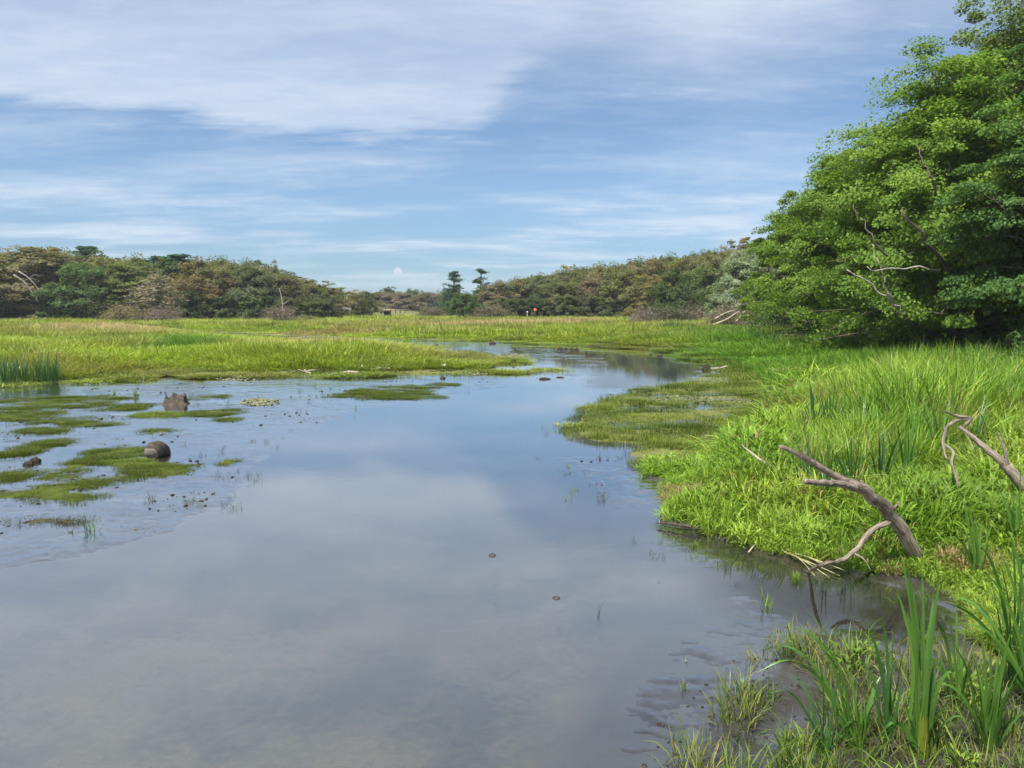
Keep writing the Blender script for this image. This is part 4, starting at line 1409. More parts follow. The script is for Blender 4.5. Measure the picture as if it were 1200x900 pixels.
M_MOSS = soft_mat('weed_mat', (0.022, 0.030, 0.006), (0.060, 0.078, 0.010))
M_MOSS_BROWN = soft_mat('brown_weed', (0.040, 0.034, 0.022), (0.085, 0.080, 0.032))
MATS = [
    (55, 472, 150, 17, 'wide green weed mat at the left edge, farthest up the shallows'),
    (18, 488, 84, 12, 'green weed mat cut by the left edge, just below the widest far one'),
    (72, 494, 64, 8, 'narrow green weed mat below the widest far mat'),
    (108, 497, 54, 7, 'thin green weed mat reaching right toward the low grass strips'),
    (42, 506, 54, 7, 'small flat green weed mat left, above the dark twin lumps'),
    (150, 478, 42, 8, 'green weed mat left of the broken stump'),
    (182, 486, 70, 7, 'pale olive weed mat just below the broken stump'),
    (240, 466, 42, 5, 'thin green strip of weed right of the broken stump'),
    (252, 484, 54, 8, 'dark green weed mat lower right of the broken stump'),
    (272, 491, 24, 6, 'small dark weed mat touching the dark green one right of the stump'),
    (188, 506, 48, 5, 'thin weed strip between the broken stump and the log end'),
    (56, 520, 36, 8, 'small green weed mat above the dark twin lumps'),
    (16, 530, 50, 12, 'green weed mat at the left edge beside the dark twin lumps'),
    (146, 530, 76, 13, 'dark green weed mat touching the left of the log end'),
    (94, 545, 58, 22, 'round green weed mat between the dark twin lumps and the log end'),
    (150, 544, 58, 12, 'pale green weed mat below the log end'),
    (196, 551, 104, 17, 'long dark green weed mat below and right of the log end'),
    (14, 557, 48, 19, 'green weed mat at the left edge below the dark twin lumps'),
    (66, 560, 42, 8, 'thin weed mat just above the largest near mat'),
    (62, 574, 160, 26, 'largest dark green weed mat, nearest at the left'),
    (268, 542, 22, 6, 'small lone weed mat out to the right of the log end'),
    (452, 462, 128, 11, 'long green weed mat alone in open water off the grassy point'),
    (478, 453.5, 76, 3.5, 'thin strip of weed above the long lone mat'),
    (518, 451, 34, 4, 'small green weed strip toward the grassy point'),
    (165, 621, 60, 11, 'brown rotting weed mat right of the upright green sprig'),
    (58, 611, 84, 10, 'thin dark weed mat left of the upright green sprig'),
]
mat_pts = []
M_MATG = leafy('mat_blades', 'instance', trans=0.3, rough=0.6, spec=0.1)


def build_mats():
    rs = np.random.RandomState(4)
    for i, (px, py, w, h, label) in enumerate(MATS):
        c = G(px, py)
        rx = 0.5 * w * np.hypot(c[0], c[1]) * 0.97 / F
        ry = 0.5 * abs(G(px, py - h / 2)[1] - G(px, py + h / 2)[1])
        brown = 'brown' in label or 'thin dark' in label
        nr, na = 16, 90
        a = np.linspace(0, 2 * PI, na, endpoint=False)
        edge = 1 + 0.9 * (fbm(3 + np.cos(a) * 1.6 + i * 7, 3 + np.sin(a) * 1.6, 5 + i, 4) - 0.5) + 0.45 * (vnoise(np.cos(a) * 7 + 9, np.sin(a) * 7 + i, 3) - 0.5) + 0.3 * (vnoise(np.cos(a) * 17 + 19, np.sin(a) * 17 + i, 3) - 0.5)
        t = np.linspace(0, 1, nr)
        X = t[:, None] * edge[None] * np.cos(a) * rx
        Y = t[:, None] * edge[None] * np.sin(a) * ry
        wx, wy = X + c[0], Y + c[1]
        hz = (1 - t[:, None] ** 2.2) * np.minimum(0.016, 0.03 * min(rx, ry) + 0.008)
        Z = 0.004 + hz * (0.4 + 1.1 * fbm(wx * 2.5, wy * 2.5, 71, 4)) + 0.03 * (fbm(wx * 5, wy * 5, 74, 3) - 0.5)
        zt = heights(wx.ravel(), wy.ravel())[0].reshape(wx.shape)
        Z = np.maximum(Z, zt * (1 - t[:, None]) + 0.004 * (1 - t[:, None]))
        Z -= 0.050 * sstep(0.45, 0.62, fbm(wx * 1.5, wy * 4.5, 79, 5)) * sstep(0.2, 0.7, t)[:, None] + 0.012 * (vnoise(wx * 9, wy * 12, 7) - 0.3) * sstep(0.5, 1, t)[:, None]
        Z[-1] = -0.05
        if brown:
            Z -= 0.007
        V = np.stack([X, Y, Z], -1).reshape(-1, 3)
        idx = np.arange(nr * na).reshape(nr, na)
        A, B = idx[:-1], idx[1:]
        Fq = np.stack([A, B, np.roll(B, -1, 1), np.roll(A, -1, 1)], -1).reshape(-1, 4)
        me = mesh_np('weed_mat', V, Fq, M_MOSS_BROWN if brown else M_MOSS, smooth=True)
        thing('weed_mat', label, 'weed mat', (c[0], c[1], 0), 'weed mats in the shallows', me)
        m = int((260 if not brown else 120) * rx * ry * 3 + 25)
        aa, tt = rs.rand(m) * 6.28, np.sqrt(rs.rand(m)) * 1.04
        ee = np.interp(aa, np.append(a, 6.2832), np.append(edge, edge[0]))
        x, y = c[0] + np.cos(aa) * tt * rx * ee, c[1] + np.sin(aa) * tt * ry * ee
        g = fbm(x * 1.6, y * 1.6, 88, 3)
        k = (rs.rand(m) < np.clip(g * 2.2 - 0.55, 0.05, 1)) & (fbm(x * 1.5, y * 4.5, 79, 5) < 0.54)
        base = np.array([0.045, 0.042, 0.016]) if brown else np.array([0.062, 0.088, 0.009])
        tone = 1.7 if 'pale' in label else 1.0
        for q in np.nonzero(k)[0]:
            mat_pts.append((x[q], y[q], 0.012 if not brown else 0.0, *(base * tone * rs.uniform(0.6, 1.35)), rs.uniform(0.22, 0.5) * (1.5 if g[q] > 0.6 else 1)))
    mp = np.array(mat_pts)
    k = len(mp)
    wd = np.clip(np.hypot(mp[:, 0], mp[:, 1]) / 14, 0.8, 1.5)
    scatter('mat_turf', 'short_tuft', mp[:, :3], rs.rand(k) * 6.28, np.stack([wd, wd, mp[:, 6]], -1), mp[:, 3:6], seed=9)


build_mats()


# ------------------------------------------------------------------ stumps, lumps, stones
def lump_mesh(name, rx, ry, rz, mat, seed, rough=0.35, freq=2.2, flat_top=None, nu=22, nv=14):
    rs = np.random.RandomState(seed)
    u = np.linspace(0, 2 * PI, nu, endpoint=False)
    v = np.linspace(0.02, PI - 0.02, nv)
    U, W = np.meshgrid(u, v)
    x, y, z = np.cos(U) * np.sin(W), np.sin(U) * np.sin(W), np.cos(W)
    n = fbm(x * freq + seed * 3.1 + 9, y * freq + z * freq * 1.7 + 9, seed, 5) - 0.5
    n2 = fbm(x * freq * 3 + 4, z * freq * 3 + y * 5 + 9, seed + 5, 3) - 0.5
    r = 1 + rough * 1.6 * n + rough * 0.7 * n2
    x, y, z = x * r * rx, y * r * ry, z * r * rz
    if flat_top is not None:
        z = np.minimum(z, flat_top * (1 + 0.5 * n2))
    V = np.stack([x, y, z], -1).reshape(-1, 3)
    idx = np.arange(nu * nv).reshape(nv, nu)
    A, B = idx[:-1], idx[1:]
    Fq = np.stack([A, B, np.roll(B, -1, 1), np.roll(A, -1, 1)], -1).reshape(-1, 4)
    caps = [[idx[0][0], idx[0][j], idx[0][j + 1], idx[0][(j + 2) % nu]] for j in range(1, nu - 2, 2)]
    return mesh_np(name, V, np.vstack([Fq, caps]), mat, smooth=True)


M_ROCK = stone('dark_stone', (0.018, 0.017, 0.016), (0.06, 0.056, 0.052), 0.5)
M_PEAT = stone('dark_peat', (0.012, 0.009, 0.007), (0.040, 0.031, 0.022), 0.7)
M_PALE = stone('pale_stone', (0.40, 0.38, 0.35), (0.66, 0.64, 0.60))


def lump(name, label, cat, px, py, wpx, hpx, mat, seed, group=None, aspect=0.8, rough=0.35, flat_top=None, z0=None):
    c = G(px, py)
    d = np.hypot(*c)
    zz = max(zat(c[0], c[1]), 0.0) if z0 is None else z0
    rx, rz = wpx * d / F / 2, hpx * d / F
    me = lump_mesh(name, rx, rx * aspect, rz * 0.8, mat, seed, rough, flat_top=None if flat_top is None else flat_top * rz)
    return thing(name, label, cat, (c[0], c[1], zz), group, me)


# broken stump: a ragged ring of standing splinters round a rotten heart
def stump(label, px, py, wpx, hpx, seed):
    c = G(px, py)
    d = np.hypot(*c)
    R = wpx * d / F / 2
    H = hpx * d / F
    rs = np.random.RandomState(seed)
    na, nr = 48, 7
    a = np.linspace(0, 2 * PI, na, endpoint=False)
    rag = 0.55 + 0.95 * vnoise(np.cos(a) * 2.2 + 9, np.sin(a) * 2.2 + 9, seed) - 0.35 * (rs.rand(na) > 0.75) + 0.2 * rs.rand(na)
    rings = []
    root = 0.85 + 0.45 * vnoise(np.cos(a) * 2.5 + 5, np.sin(a) * 2.5 + 5, seed + 2)
    for t, zf in ((1.5, -0.25), (1.2, 0.10), (1.0, 0.45), (0.94, 1.0), (0.78, 0.92), (0.66, 0.55), (0.02, 0.42)):
        wob = 1 + 0.06 * rs.normal(size=na)
        z = H * (zf * (rag if zf > 0.4 and t > 0.7 else 1)) + 0.01 * rs.normal(size=na)
        rr = R * t * (root if t > 0.9 else 1) * wob
        rings.append(np.stack([np.cos(a) * rr, np.sin(a) * rr * 0.8, z + np.zeros(na)], -1))
    V = np.array(rings).reshape(-1, 3)
    idx = np.arange(nr * na).reshape(nr, na)
    A, B = idx[:-1], idx[1:]
    Fq = np.stack([A, np.roll(A, -1, 1), np.roll(B, -1, 1), B], -1).reshape(-1, 4)
    thing('tree_stump', label, 'stump', (c[0], c[1], 0), None, mesh_np('tree_stump', V, Fq, M_ROT, smooth=True))


stump('broken grey-brown stump with a ragged top in the left shallows', 206, 474, 22, 8.5, 3)

# sawn log end standing in the water
c = G(185, 535)
g = Geo()
d = np.hypot(*c)
R = 9.0 * d / F
ax = np.array([0.04, 0.93, 0.20])
ax /= np.linalg.norm(ax)
s0 = np.array([-0.02, -0.22, R * 0.70])
pts = np.array([s0 + ax * t * 0.55 for t in np.linspace(0, 1, 12)])
pts[:, 2] = s0[2] + 0.25 * R - np.linspace(-0.45, 1, 12) ** 2 * R * 1.15
rr = R * np.array([.90, 1.03, 1.0, 1.06, 1.0, 1.04, 1.0, .98, .96, .9, .8, .6]) * 0.95
tube(g, pts, rr, 20, 0.09, 4)
o = thing('log', 'short grey-brown log end half sunk in the left shallows', 'log', (c[0], c[1], 0), None, g.mesh('log', M_ROT, True))
g = Geo()
tube(g, np.array([pts[0] - ax * .015, pts[0] + ax * .02]), np.array([R * .78, R * .86]), 20, 0.08, 4)
obj('cut_end', g.mesh('cut_end', woody('split_end', (0.10, 0.085, 0.07), (0.30, 0.26, 0.22), 11.0, bump=1.0)), o)

lump('peat_lump', 'left, lower one of the dark twin lumps in the left shallows', 'lump', 33.5, 545, 10, 5, M_PEAT, 5, 'dark twin lumps', flat_top=0.7, rough=0.6)
lump('peat_lump', 'right, higher one of the dark twin lumps in the left shallows', 'lump', 42, 541.5, 9.5, 6.5, M_PEAT, 8, 'dark twin lumps', flat_top=0.7, rough=0.6)
lump('stone', 'white stone on the grass edge right of the left reeds', 'stone', 122, 438, 7, 3.2, M_PALE, 11, 'stones of the marsh')
lump('stone', 'pale grey stone on the shore of the grassy point', 'stone', 520, 432, 8, 5, M_PALE, 12, 'stones of the marsh', rough=0.5)
lump('peat_lump', 'brown lump at the water line below the pale stone', 'lump', 519, 444, 7, 3, M_PEAT, 13)
lump('peat_lump', 'small dark lump on the tip side of the grassy point', 'lump', 541, 427, 5, 3, M_PEAT, 14)
lump('peat_lump', 'dark pointed lump near the tip of the grassy point', 'lump', 602, 426, 6, 4.5, M_PEAT, 15, rough=0.7)
lump('peat_lump', 'dark flat lump in the channel above the grassy point', 'lump', 577, 403, 9, 2.5, M_PEAT, 16, rough=0.5)
lump('peat_lump', 'grey lump at the far side of the grassy point', 'lump', 511, 406, 7, 3.4, M_ROCK, 19)
for i, (px, py, w, lab) in enumerate([(656, 409.5, 6, 'left one of four dark lumps in a row above the brown pool'),
                                      (663, 409.8, 5, 'second of four dark lumps in a row above the brown pool'),
                                      (670, 410, 5, 'third of four dark lumps in a row above the brown pool'),
                                      (676, 410.2, 4, 'right one of four dark lumps in a row above the brown pool')]):
    lump('peat_lump', lab, 'lump', px, py, w, 3.2, M_PEAT, 30 + i, 'dark lumps above the brown pool', rough=0.6)
lump('peat_lump', 'lone small dark lump on the mud rim above the brown pool', 'lump', 763, 416, 3.5, 2.2, M_PEAT, 40)
lump('peat_lump', 'wide dark lump right of the lone one on the pool rim', 'lump', 773.5, 417.5, 7, 2.2, M_PEAT, 41)
lump('stone', 'dark wet stone breaking the open water, the farther of two', 'stone', 577, 651, 9, 3.2, M_ROCK, 50, 'stones in the open water', rough=0.3)
lump('stone', 'grey rounded stone breaking the open water, the nearer of two', 'stone', 652, 701, 9, 3.0, M_ROCK, 51, 'stones in the open water', rough=0.2)
lump('mud_clod', 'dark sloping clod of mud at the upper right rim of the brown pool', 'clod', 804, 419, 15, 5, M_PEAT, 42, rough=0.5)
lump('peat_lump', 'dark stump of peat holding the pale log at the pool corner', 'lump', 828, 434, 10, 8, M_PEAT, 43, rough=0.7)


# ------------------------------------------------------------------ dead branches and sticks
def branch(name, label, cat, base, parts, mat, group=None, rough=0.10, segs=12, n=22):
    """parts: list of (name or None, control points, radii list); None is the thing's own stem"""
    base = np.array(base, float)
    g = Geo()
    pend = []
    for k, (nm, pts, rr) in enumerate(parts):
        p = np.array(pts, float) - base
        q = spline(p, n)
        q[1:-1] += np.random.RandomState(k + len(label)).normal(0, 1, (n - 2, 3)) * rr[0] * 0.09
        r = 0.80 * np.interp(np.linspace(0, 1, n), np.linspace(0, 1, len(rr)), rr) * np.random.RandomState(k + 3).uniform(0.94, 1.07, n)
        if nm is None:
            tube(g, q, r, segs, rough, k)
        else:
            gg = Geo()
            tube(gg, q, r, segs, rough, k + 9)
            pend.append((nm, gg))
    o = thing(name, label, cat, tuple(base), group, g.mesh(name, mat, True))
    for nm, gg in pend:
        obj(nm, gg.mesh(nm, mat, True), o)
    return o


b0 = P(1078, 634, 7.9); b0[2] = zat(b0[0], b0[1]) + 0.05
w0 = np.append(G(946, 669), -0.02)
branch('fallen_branch', 'big forked dead branch reaching from the right bank over the water', 'branch', b0, [
    (None, [b0 + [0.34, .14, -.34], b0 + [0.10, .05, -.08], P(1046, 606, 7.75), P(1017, 578, 7.6), P(996, 566, 7.5)], [.085, .095, .085, .072, .064]),
    ('side_twig', [P(958, 545, 7.36), P(946, 535, 7.5), P(938, 521, 7.55)], [.016, .011, .005]),
    ('side_twig', [P(1000, 648, 7.45), P(1012, 655, 7.35), P(1020, 668, 7.3)], [.014, .010, .005]),
    ('snapped_stub', [P(1042, 602, 7.75), P(1050, 594, 7.7), P(1054, 588, 7.68)], [.028, .02, .012]),
    ('upper_fork', [P(1002, 569, 7.53), P(985, 561, 7.45), P(955, 543, 7.35), P(932, 531, 7.3), P(914, 523, 7.25)], [.058, .05, .038, .03, .020]),
    ('lower_fork', [P(1002, 571, 7.5), P(985, 567, 7.4), P(965, 566, 7.25), P(944, 564, 7.1)], [.058, .045, .038, .032]),
    ('drooping_limb', [P(1042, 611, 7.72), P(1022, 622, 7.6), P(1000, 648, 7.45), P(985, 657, 7.3), P(965, 661, 7.2), w0], [.042, .035, .032, .026, .024, .018]),
    ('snapped_stub', [P(1012, 575, 7.6), P(1010, 568, 7.58), P(1009, 563, 7.57)], [.03, .022, .014]),
], M_DRIFT)

b1 = P(1210, 582, 9.0)
zg = zat(*G(1235, 600))
branch('fallen_branch', 'grey dead branch with hooked twigs entering from the right edge above the grass', 'branch', b1, [
    (None, [np.append(P(1245, 612, 8.9)[:2], zg), b1, P(1185, 553, 9.1), P(1172, 540, 9.15), P(1150, 521, 9.25), P(1124, 500, 9.4)], [.09, .085, .085, .06, .045, .026]),
    ('hooked_twig', [P(1136, 491, 9.4), P(1122, 492, 9.42), P(1109, 502, 9.38), P(1105, 518, 9.3), P(1107, 531, 9.25), P(1110, 538, 9.2)], [.026, .028, .026, .024, .018, .012]),
    ('outer_twig', [P(1128, 503, 9.4), P(1136, 490, 9.4), P(1120, 487, 9.4), P(1103, 481, 9.4)], [.022, .026, .020, .010]),
    ('hanging_twig', [P(1106, 520, 9.3), P(1117, 530, 9.2), P(1115, 543, 9.1), P(1120, 558, 9.05), P(1124, 571, 9.0)], [.014, .022, .02, .02, .014]),
    ('upright_stub', [P(1181, 549, 9.1), P(1178, 530, 9.1), P(1170, 507, 9.15)], [.03, .022, .010]),
], M_DRIFT)
b2 = np.append(G(938, 582), 0); b2[2] = zat(b2[0], b2[1])
branch('dead_stick', 'thin pale dead stick leaning in the grass left of the big forked branch', 'stick', b2, [
    (None, [b2 + [0.1, 0, 0], P(922, 560, 10.6), P(905, 548, 10.8), P(886, 535, 11.0), P(870, 522, 11.2)], [.034, .032, .026, .02, .010]),
    ('side_twig', [P(905, 548, 10.8), P(896, 539, 10.7), P(889, 527, 10.6)], [.014, .01, .006])], M_DRIFT_PALE, n=14, segs=8)
b3 = P(1043, 559, 10.2)
branch('dead_stick', 'short dark stick among the reeds behind the big forked branch', 'stick', b3, [
    (None, [np.append(P(1049, 572, 10.1)[:2], zat(*P(1049, 572, 10.1)[:2])), b3, P(1036, 549, 10.3), P(1029, 537, 10.4)], [.03, .034, .03, .014])], M_WET_WOOD, n=10, segs=8)
b4 = np.append(G(770, 617), 0.05)
branch('sunken_stick', 'long dark twig lying along the water edge of the right bank', 'stick', b4, [
    (None, [b4, np.append(G(785, 619), .06), np.append(G(812, 624), .07), np.append(G(838, 627), .06), np.append(G(862, 629), .05)], [.014, .02, .024, .022, .015]),
    ('side_twig', [np.append(G(776, 618), .05), np.append(G(774, 613), .12), np.append(G(773, 622), .02)], [.012, .012, .006])], M_WET_WOOD, n=12, segs=7)
b5 = np.append(G(877, 651), 0.04)
branch('dead_stick', 'pale bent stick lying at the water edge left of the drooping limb', 'stick', b5, [
    (None, [b5, np.append(G(886, 645), .08), np.append(G(897, 642), .10), np.append(G(905, 648), .04)], [.010, .012, .012, .008])], M_DRIFT_PALE, n=10, segs=6)
g = Geo()
c = np.append(G(940, 662), 0.03)
for k, (a, bb, z0, z1) in enumerate([((908, 649), (984, 678), .08, .03), ((912, 650), (972, 679), .06, .02), ((918, 652), (955, 676), .05, .01), ((915, 650), (990, 674), .09, .05), ((925, 655), (968, 670), .07, .06)]):
    p0, p1 = np.append(G(*a), z0), np.append(G(*bb), z1)
    tube(g, spline([p0 - c, (p0 + p1) / 2 - c + [0, 0, .03 * (k % 3)], p1 - c], 8), np.linspace(.009, .004, 8), 5, 0, k)
M_DRYREED = stone('dry_reed', (0.20, 0.18, 0.09), (0.36, 0.33, 0.18))
thing('dry_reeds', 'bundle of flattened pale dry reeds lying in the dark inlet', 'reeds', tuple(c), None, g.mesh('dry_reeds', M_DRYREED))

for lab, pts, r, mat in [
    ('pale driftwood with an upturned end on the shore of the grassy point', [(457, 434.5), (445, 432), (437, 434), (428, 434), (424, 428)], 0.07, M_DRIFT_PALE),
    ('low pale driftwood left of the upturned one on the grassy point', [(420, 437.5), (410, 435.5), (402, 436.5)], 0.07, M_DRIFT_PALE),
    ('small forked driftwood at the water line left of the grassy point', [(365, 438), (359, 436), (357, 433)], 0.06, M_DRIFT_PALE),
    ('pale log running right from the dark peat stump at the pool corner', [(830, 434), (840, 432.5), (852, 429)], 0.09, M_DRIFT_PALE),
    ('grey post-like driftwood standing in the back channel', [(357, 399), (357, 396), (357.5, 393)], 0.12, M_DRIFT),
    ('long low driftwood lying along the back channel', [(355, 397), (340, 397), (326, 396.5)], 0.09, M_DRIFT),
    ('dark driftwood on the mud bar below the brown pool', [(748, 461), (756, 460), (764, 462)], 0.06, M_WET_WOOD),
    ('dark low driftwood in the shallows off the tip of the grassy point', [(632, 444.5), (638, 443.4), (645, 443.8)], 0.05, M_WET_WOOD),
    ('thin dark twig in the shallows right of the dark low driftwood', [(652, 442.5), (657, 441.8), (661, 442)], 0.03, M_WET_WOOD),
]:
    ps = []
    gz = G(*pts[0])
    dep = gz[1]
    for k, (a, e) in enumerate(pts):
        p = P(a, e, dep)
        p[2] = max(p[2], zat(p[0], p[1]) + r * 0.5)
        ps.append(p)
    base = ps[0]
    parts = [(None, ps, [r, r * 0.9, r * 0.6])]
    if 'forked' in lab:
        parts.append(('side_twig', [ps[1], ps[1] + np.array([.2, 0, .08]), ps[1] + np.array([.4, .1, .10])], [r * .6, r * .4, r * .2]))
        parts.append(('side_twig', [ps[1], ps[1] + np.array([-.15, -.1, .06]), ps[1] + np.array([-.3, -.1, .12])], [r * .5, r * .4, r * .2]))
    branch('driftwood', lab, 'driftwood', base, parts, mat, 'driftwood on the mud', n=9, segs=7)


# ------------------------------------------------------------------ cattails
def strap(geo, path, width, side, rnd, fold=0.25):
    "a strap leaf along a path"
    q = np.asarray(path, float)
    n = len(q)
    s = np.linspace(0, 1, n)
    w = width * 0.5 * np.clip(np.minimum(1, 0.6 + 1.5 * s) * (1 - s ** 3.0), 0.03, 1)
    t = np.gradient(q, axis=0)
    t /= np.linalg.norm(t, axis=1)[:, None]
    sd_ = np.asarray(side, float)[None] - t * (t @ np.asarray(side, float))[:, None]
    sd_ /= np.linalg.norm(sd_, axis=1)[:, None] + 1e-9
    nm = np.cross(t, sd_)
    L, R_ = q - sd_ * w[:, None] + nm * (w * fold)[:, None], q + sd_ * w[:, None] + nm * (w * fold)[:, None]
    V = np.stack([L, q, R_], 1).reshape(-1, 3)
    k = np.arange(n - 1) * 3
    Fq = np.vstack([np.stack([k, k + 1, k + 4, k + 3], -1), np.stack([k + 1, k + 2, k + 5, k + 4], -1)])
    geo.add(V, Fq, np.clip(rnd + 0.15 * np.repeat(s, 3), 0, 1))


def cattail(label, px, py, tips, color, width=0.020, seed=0, extra=6, hmax=0.8, lean=(0, 0), group='cattail plants', spread=0.06):
    """tips: (px, py, bow) of the leaves that can be traced; extra: further leaves fanned out round the base"""
    rs = np.random.RandomState(seed)
    c = G(px, py)
    z0 = zat(c[0], c[1])
    base = np.array([c[0], c[1], z0 - 0.02])
    g = Geo()
    dep = c[1]
    for (tx, ty, bow) in tips:
        tip = P(tx, ty, dep + rs.uniform(-0.12, 0.12)) - base
        b = np.array([rs.normal(0, .03), rs.normal(0, .03), 0])
        L = np.linalg.norm(tip)
        mid = tip * np.array([0.38, 0.4, 0.56]) + np.array([0, 0, bow * L])
        q2 = tip * np.array([0.70, 0.72, 0.84]) + np.array([0, 0, bow * L * 1.1])
        az = rs.rand() * 3.14
        strap(g, spline([b, mid, q2, tip], 14), width * rs.uniform(0.8, 1.2), (math.cos(az), 0.4 * math.sin(az), 0), rs.uniform(.3, .9))
    for k in range(extra):
        az = rs.rand() * 6.28
        L = hmax * rs.uniform(0.55, 1.05)
        b = np.array([math.cos(az), math.sin(az), 0]) * rs.uniform(0, spread)
        th = abs(rs.normal(0.14, 0.10))
        bend = abs(rs.normal(0.35, 0.35))
        pts = [b]
        for q in range(1, 12):
            a = th + bend * (q / 11) ** 1.6
            pts.append(pts[-1] + np.array([math.cos(az) * math.sin(a) + lean[0] * .3, math.sin(az) * math.sin(a) + lean[1] * .3, math.cos(a)]) * L / 11)
        strap(g, pts, width * rs.uniform(0.6, 1.1), (-math.sin(az), math.cos(az), 0), rs.uniform(.1, .8))
    o = thing('cattail', label, 'cattail', tuple(base), group, g.mesh('cattail', M_CATTAIL, True))
    o.color = (*color, 1)
    return o


CG = (0.052, 0.125, 0.020)
CD = (0.030, 0.088, 0.020)
CY = (0.085, 0.155, 0.018)
o = cattail('tallest cattail at the bottom edge, with thick yellow-green base and one broken leaf', 1079, 893,
            [(1053, 642, .0), (1050, 690, .0), (1060, 655, .01), (1080, 664, .0), (1102, 676, .01), (1088, 730, 0), (1072, 760, 0), (1026, 868, .32), (1140, 852, .25), (1120, 790, .12), (1070, 690, 0), (1094, 700, .01), (1064, 720, 0)], CG, .026, 1, 9, .6)
g = Geo()
rs_ = np.random.RandomState(3)
for k in range(12):
    a = k / 12 * 6.28
    st = np.array([math.cos(a) * .042, math.sin(a) * .042, 0])
    strap(g, [st * 1.25, st + [0, 0, .10], st * .8 + [0, 0, .2], st * .55 + [0, 0, .30 + .06 * rs_.rand()]], .032, (-math.sin(a), math.cos(a), 0), rs_.uniform(.4, .9))
sh_ = obj('leaf_base', g.mesh('leaf_base', M_CATTAIL, True), o)
sh_.color = (0.085, 0.115, 0.014, 1)
cattail('cattail with long leaves arching left over the mud, beside the tallest one', 1008, 884,
        [(938, 708, .02), (929, 733, .05), (887, 788, .16), (888, 763, .14), (955, 748, .03), (968, 760, .02), (1032, 792, .03), (1020, 745, .0), (992, 780, .0), (940, 872, .2)], CG, .022, 2, 8, .5)
cattail('wide bright cattail clump at the bottom right, below the crossing leaves', 1158, 892,
        [(1098, 736, .03), (1125, 742, .02), (1148, 738, .0), (1160, 752, .0), (1184, 742, .0), (1172, 760, .0), (1098, 820, .14), (1092, 805, .12), (1198, 800, .05), (1140, 770, .0), (1206, 770, 0)], CG, .024, 3, 16, .62)
cattail('cattail clump at the right edge with leaves crossing in front of the bank', 1212, 840,
        [(1085, 705, .08), (1100, 700, .10), (1150, 668, .02), (1168, 640, .0), (1180, 618, .0), (1195, 600, .0), (1125, 730, .06), (1200, 650, 0)], CG, .024, 4, 16, .95)
cattail('short bright grass-like cattail at the bottom edge left of the arching one', 918, 896, [(905, 858, .0), (921, 848, .0), (950, 872, .1), (935, 866, .05)], CY, .014, 5, 5, .18)
cattail('slim dark cattail standing in the leafy grass right of the dark inlet', 1145, 690, [(1124, 578, 0), (1134, 592, 0), (1142, 600, 0), (1150, 612, 0), (1128, 600, 0), (1112, 632, .12), (1110, 640, .1)], CG, .022, 6, 8, .7)
cattail('slim cattail near the right edge beside the grey dead branch', 1190, 668, [(1172, 618, 0), (1184, 595, 0), (1196, 545, 0), (1204, 600, 0), (1168, 570, 0)], CG, .022, 7, 8, .9)
cattail('tall dark cattail standing upright behind the forked branch tip', 997, 612, [(996, 510, 0), (992, 520, 0), (985, 535, 0), (998, 540, 0), (975, 530, .02), (968, 545, .02)], CD, .028, 8, 22, 1.0, spread=.10)
cattail('cattail leaning left in front of the upper fork', 945, 600, [(915, 560, .05), (924, 545, 0), (934, 520, 0), (948, 515, 0), (940, 540, 0), (958, 530, 0)], CD, .022, 9, 20, .95, spread=.12)
cattail('dark brown-green cattail with a thick head at the left end of the reeds', 952, 540, [(948, 442, 0), (951, 452, 0), (953, 460, 0), (944, 470, 0), (940, 480, 0), (956, 475, 0)], (0.025, 0.07, 0.022), .036, 10, 22, 1.15, spread=.14)
cattail('dark cattail clump just right of the thick-headed one', 972, 540, [(966, 466, 0), (972, 455, 0), (978, 452, 0), (983, 462, 0), (990, 470, .02)], CD, .030, 11, 26, 1.1, spread=.18)
cattail('small cattail with yellow upright leaves below the leaning stick', 902, 605, [(894, 572, 0), (900, 562, 0), (906, 566, 0), (909, 580, 0)], (0.20, 0.27, 0.02), .018, 12, 5, .35)
cattail('blade-like yellow-green cattail on the low grass left of the leaning stick', 828, 590, [(824, 545, 0), (829, 550, 0), (832, 560, 0)], (0.17, 0.24, 0.02), .02, 13, 4, .3)
for k, (px, py, h_, lab) in enumerate([(1030, 600, 1.15, 'upright dark cattail right of the tall one behind the forked branch tip'), (1062, 585, 1.1, 'slim cattail behind the thickest part of the big forked branch'),
                                       (968, 618, 1.0, 'cattail rooted below the lower fork of the big branch'), (1098, 560, 1.2, 'dark cattail left of the hooked twigs of the grey branch'),
                                       (1140, 556, 1.2, 'dark cattail under the grey branch, right of its hooked twigs'), (1010, 548, 1.2, 'cattail among the reeds straight above the big fork')]):
    cattail(lab, px, py, [], CD if k % 2 == 0 else CG, .028, 60 + k, 22, h_, spread=.14)
cattail('dark cattail between the arching one and the tallest one at the bottom edge', 1042, 880, [(1018, 740, .02), (1034, 722, 0), (1046, 735, 0), (1000, 770, .06), (1060, 760, 0)], CD, .020, 81, 8, .5)
cattail('low dark cattail with leaves flopping over the mud below the arching one', 968, 893, [(902, 812, .12), (925, 790, .08), (948, 800, .02), (960, 770, 0), (985, 790, .03), (1010, 850, .2)], CD, .018, 82, 8, .34)
cattail('tall dark cattail at the right edge behind the wide clump', 1188, 815, [(1150, 640, .02), (1172, 660, 0), (1186, 625, 0), (1198, 640, 0), (1130, 700, .06)], CD, .022, 83, 14, .9)
cattail('leaning cattail right of the tallest one, in front of the inlet mud', 1122, 838, [(1088, 720, .05), (1108, 712, 0), (1120, 700, 0), (1136, 716, .02), (1076, 770, .1), (1150, 770, .08)], CG, .020, 84, 8, .55)
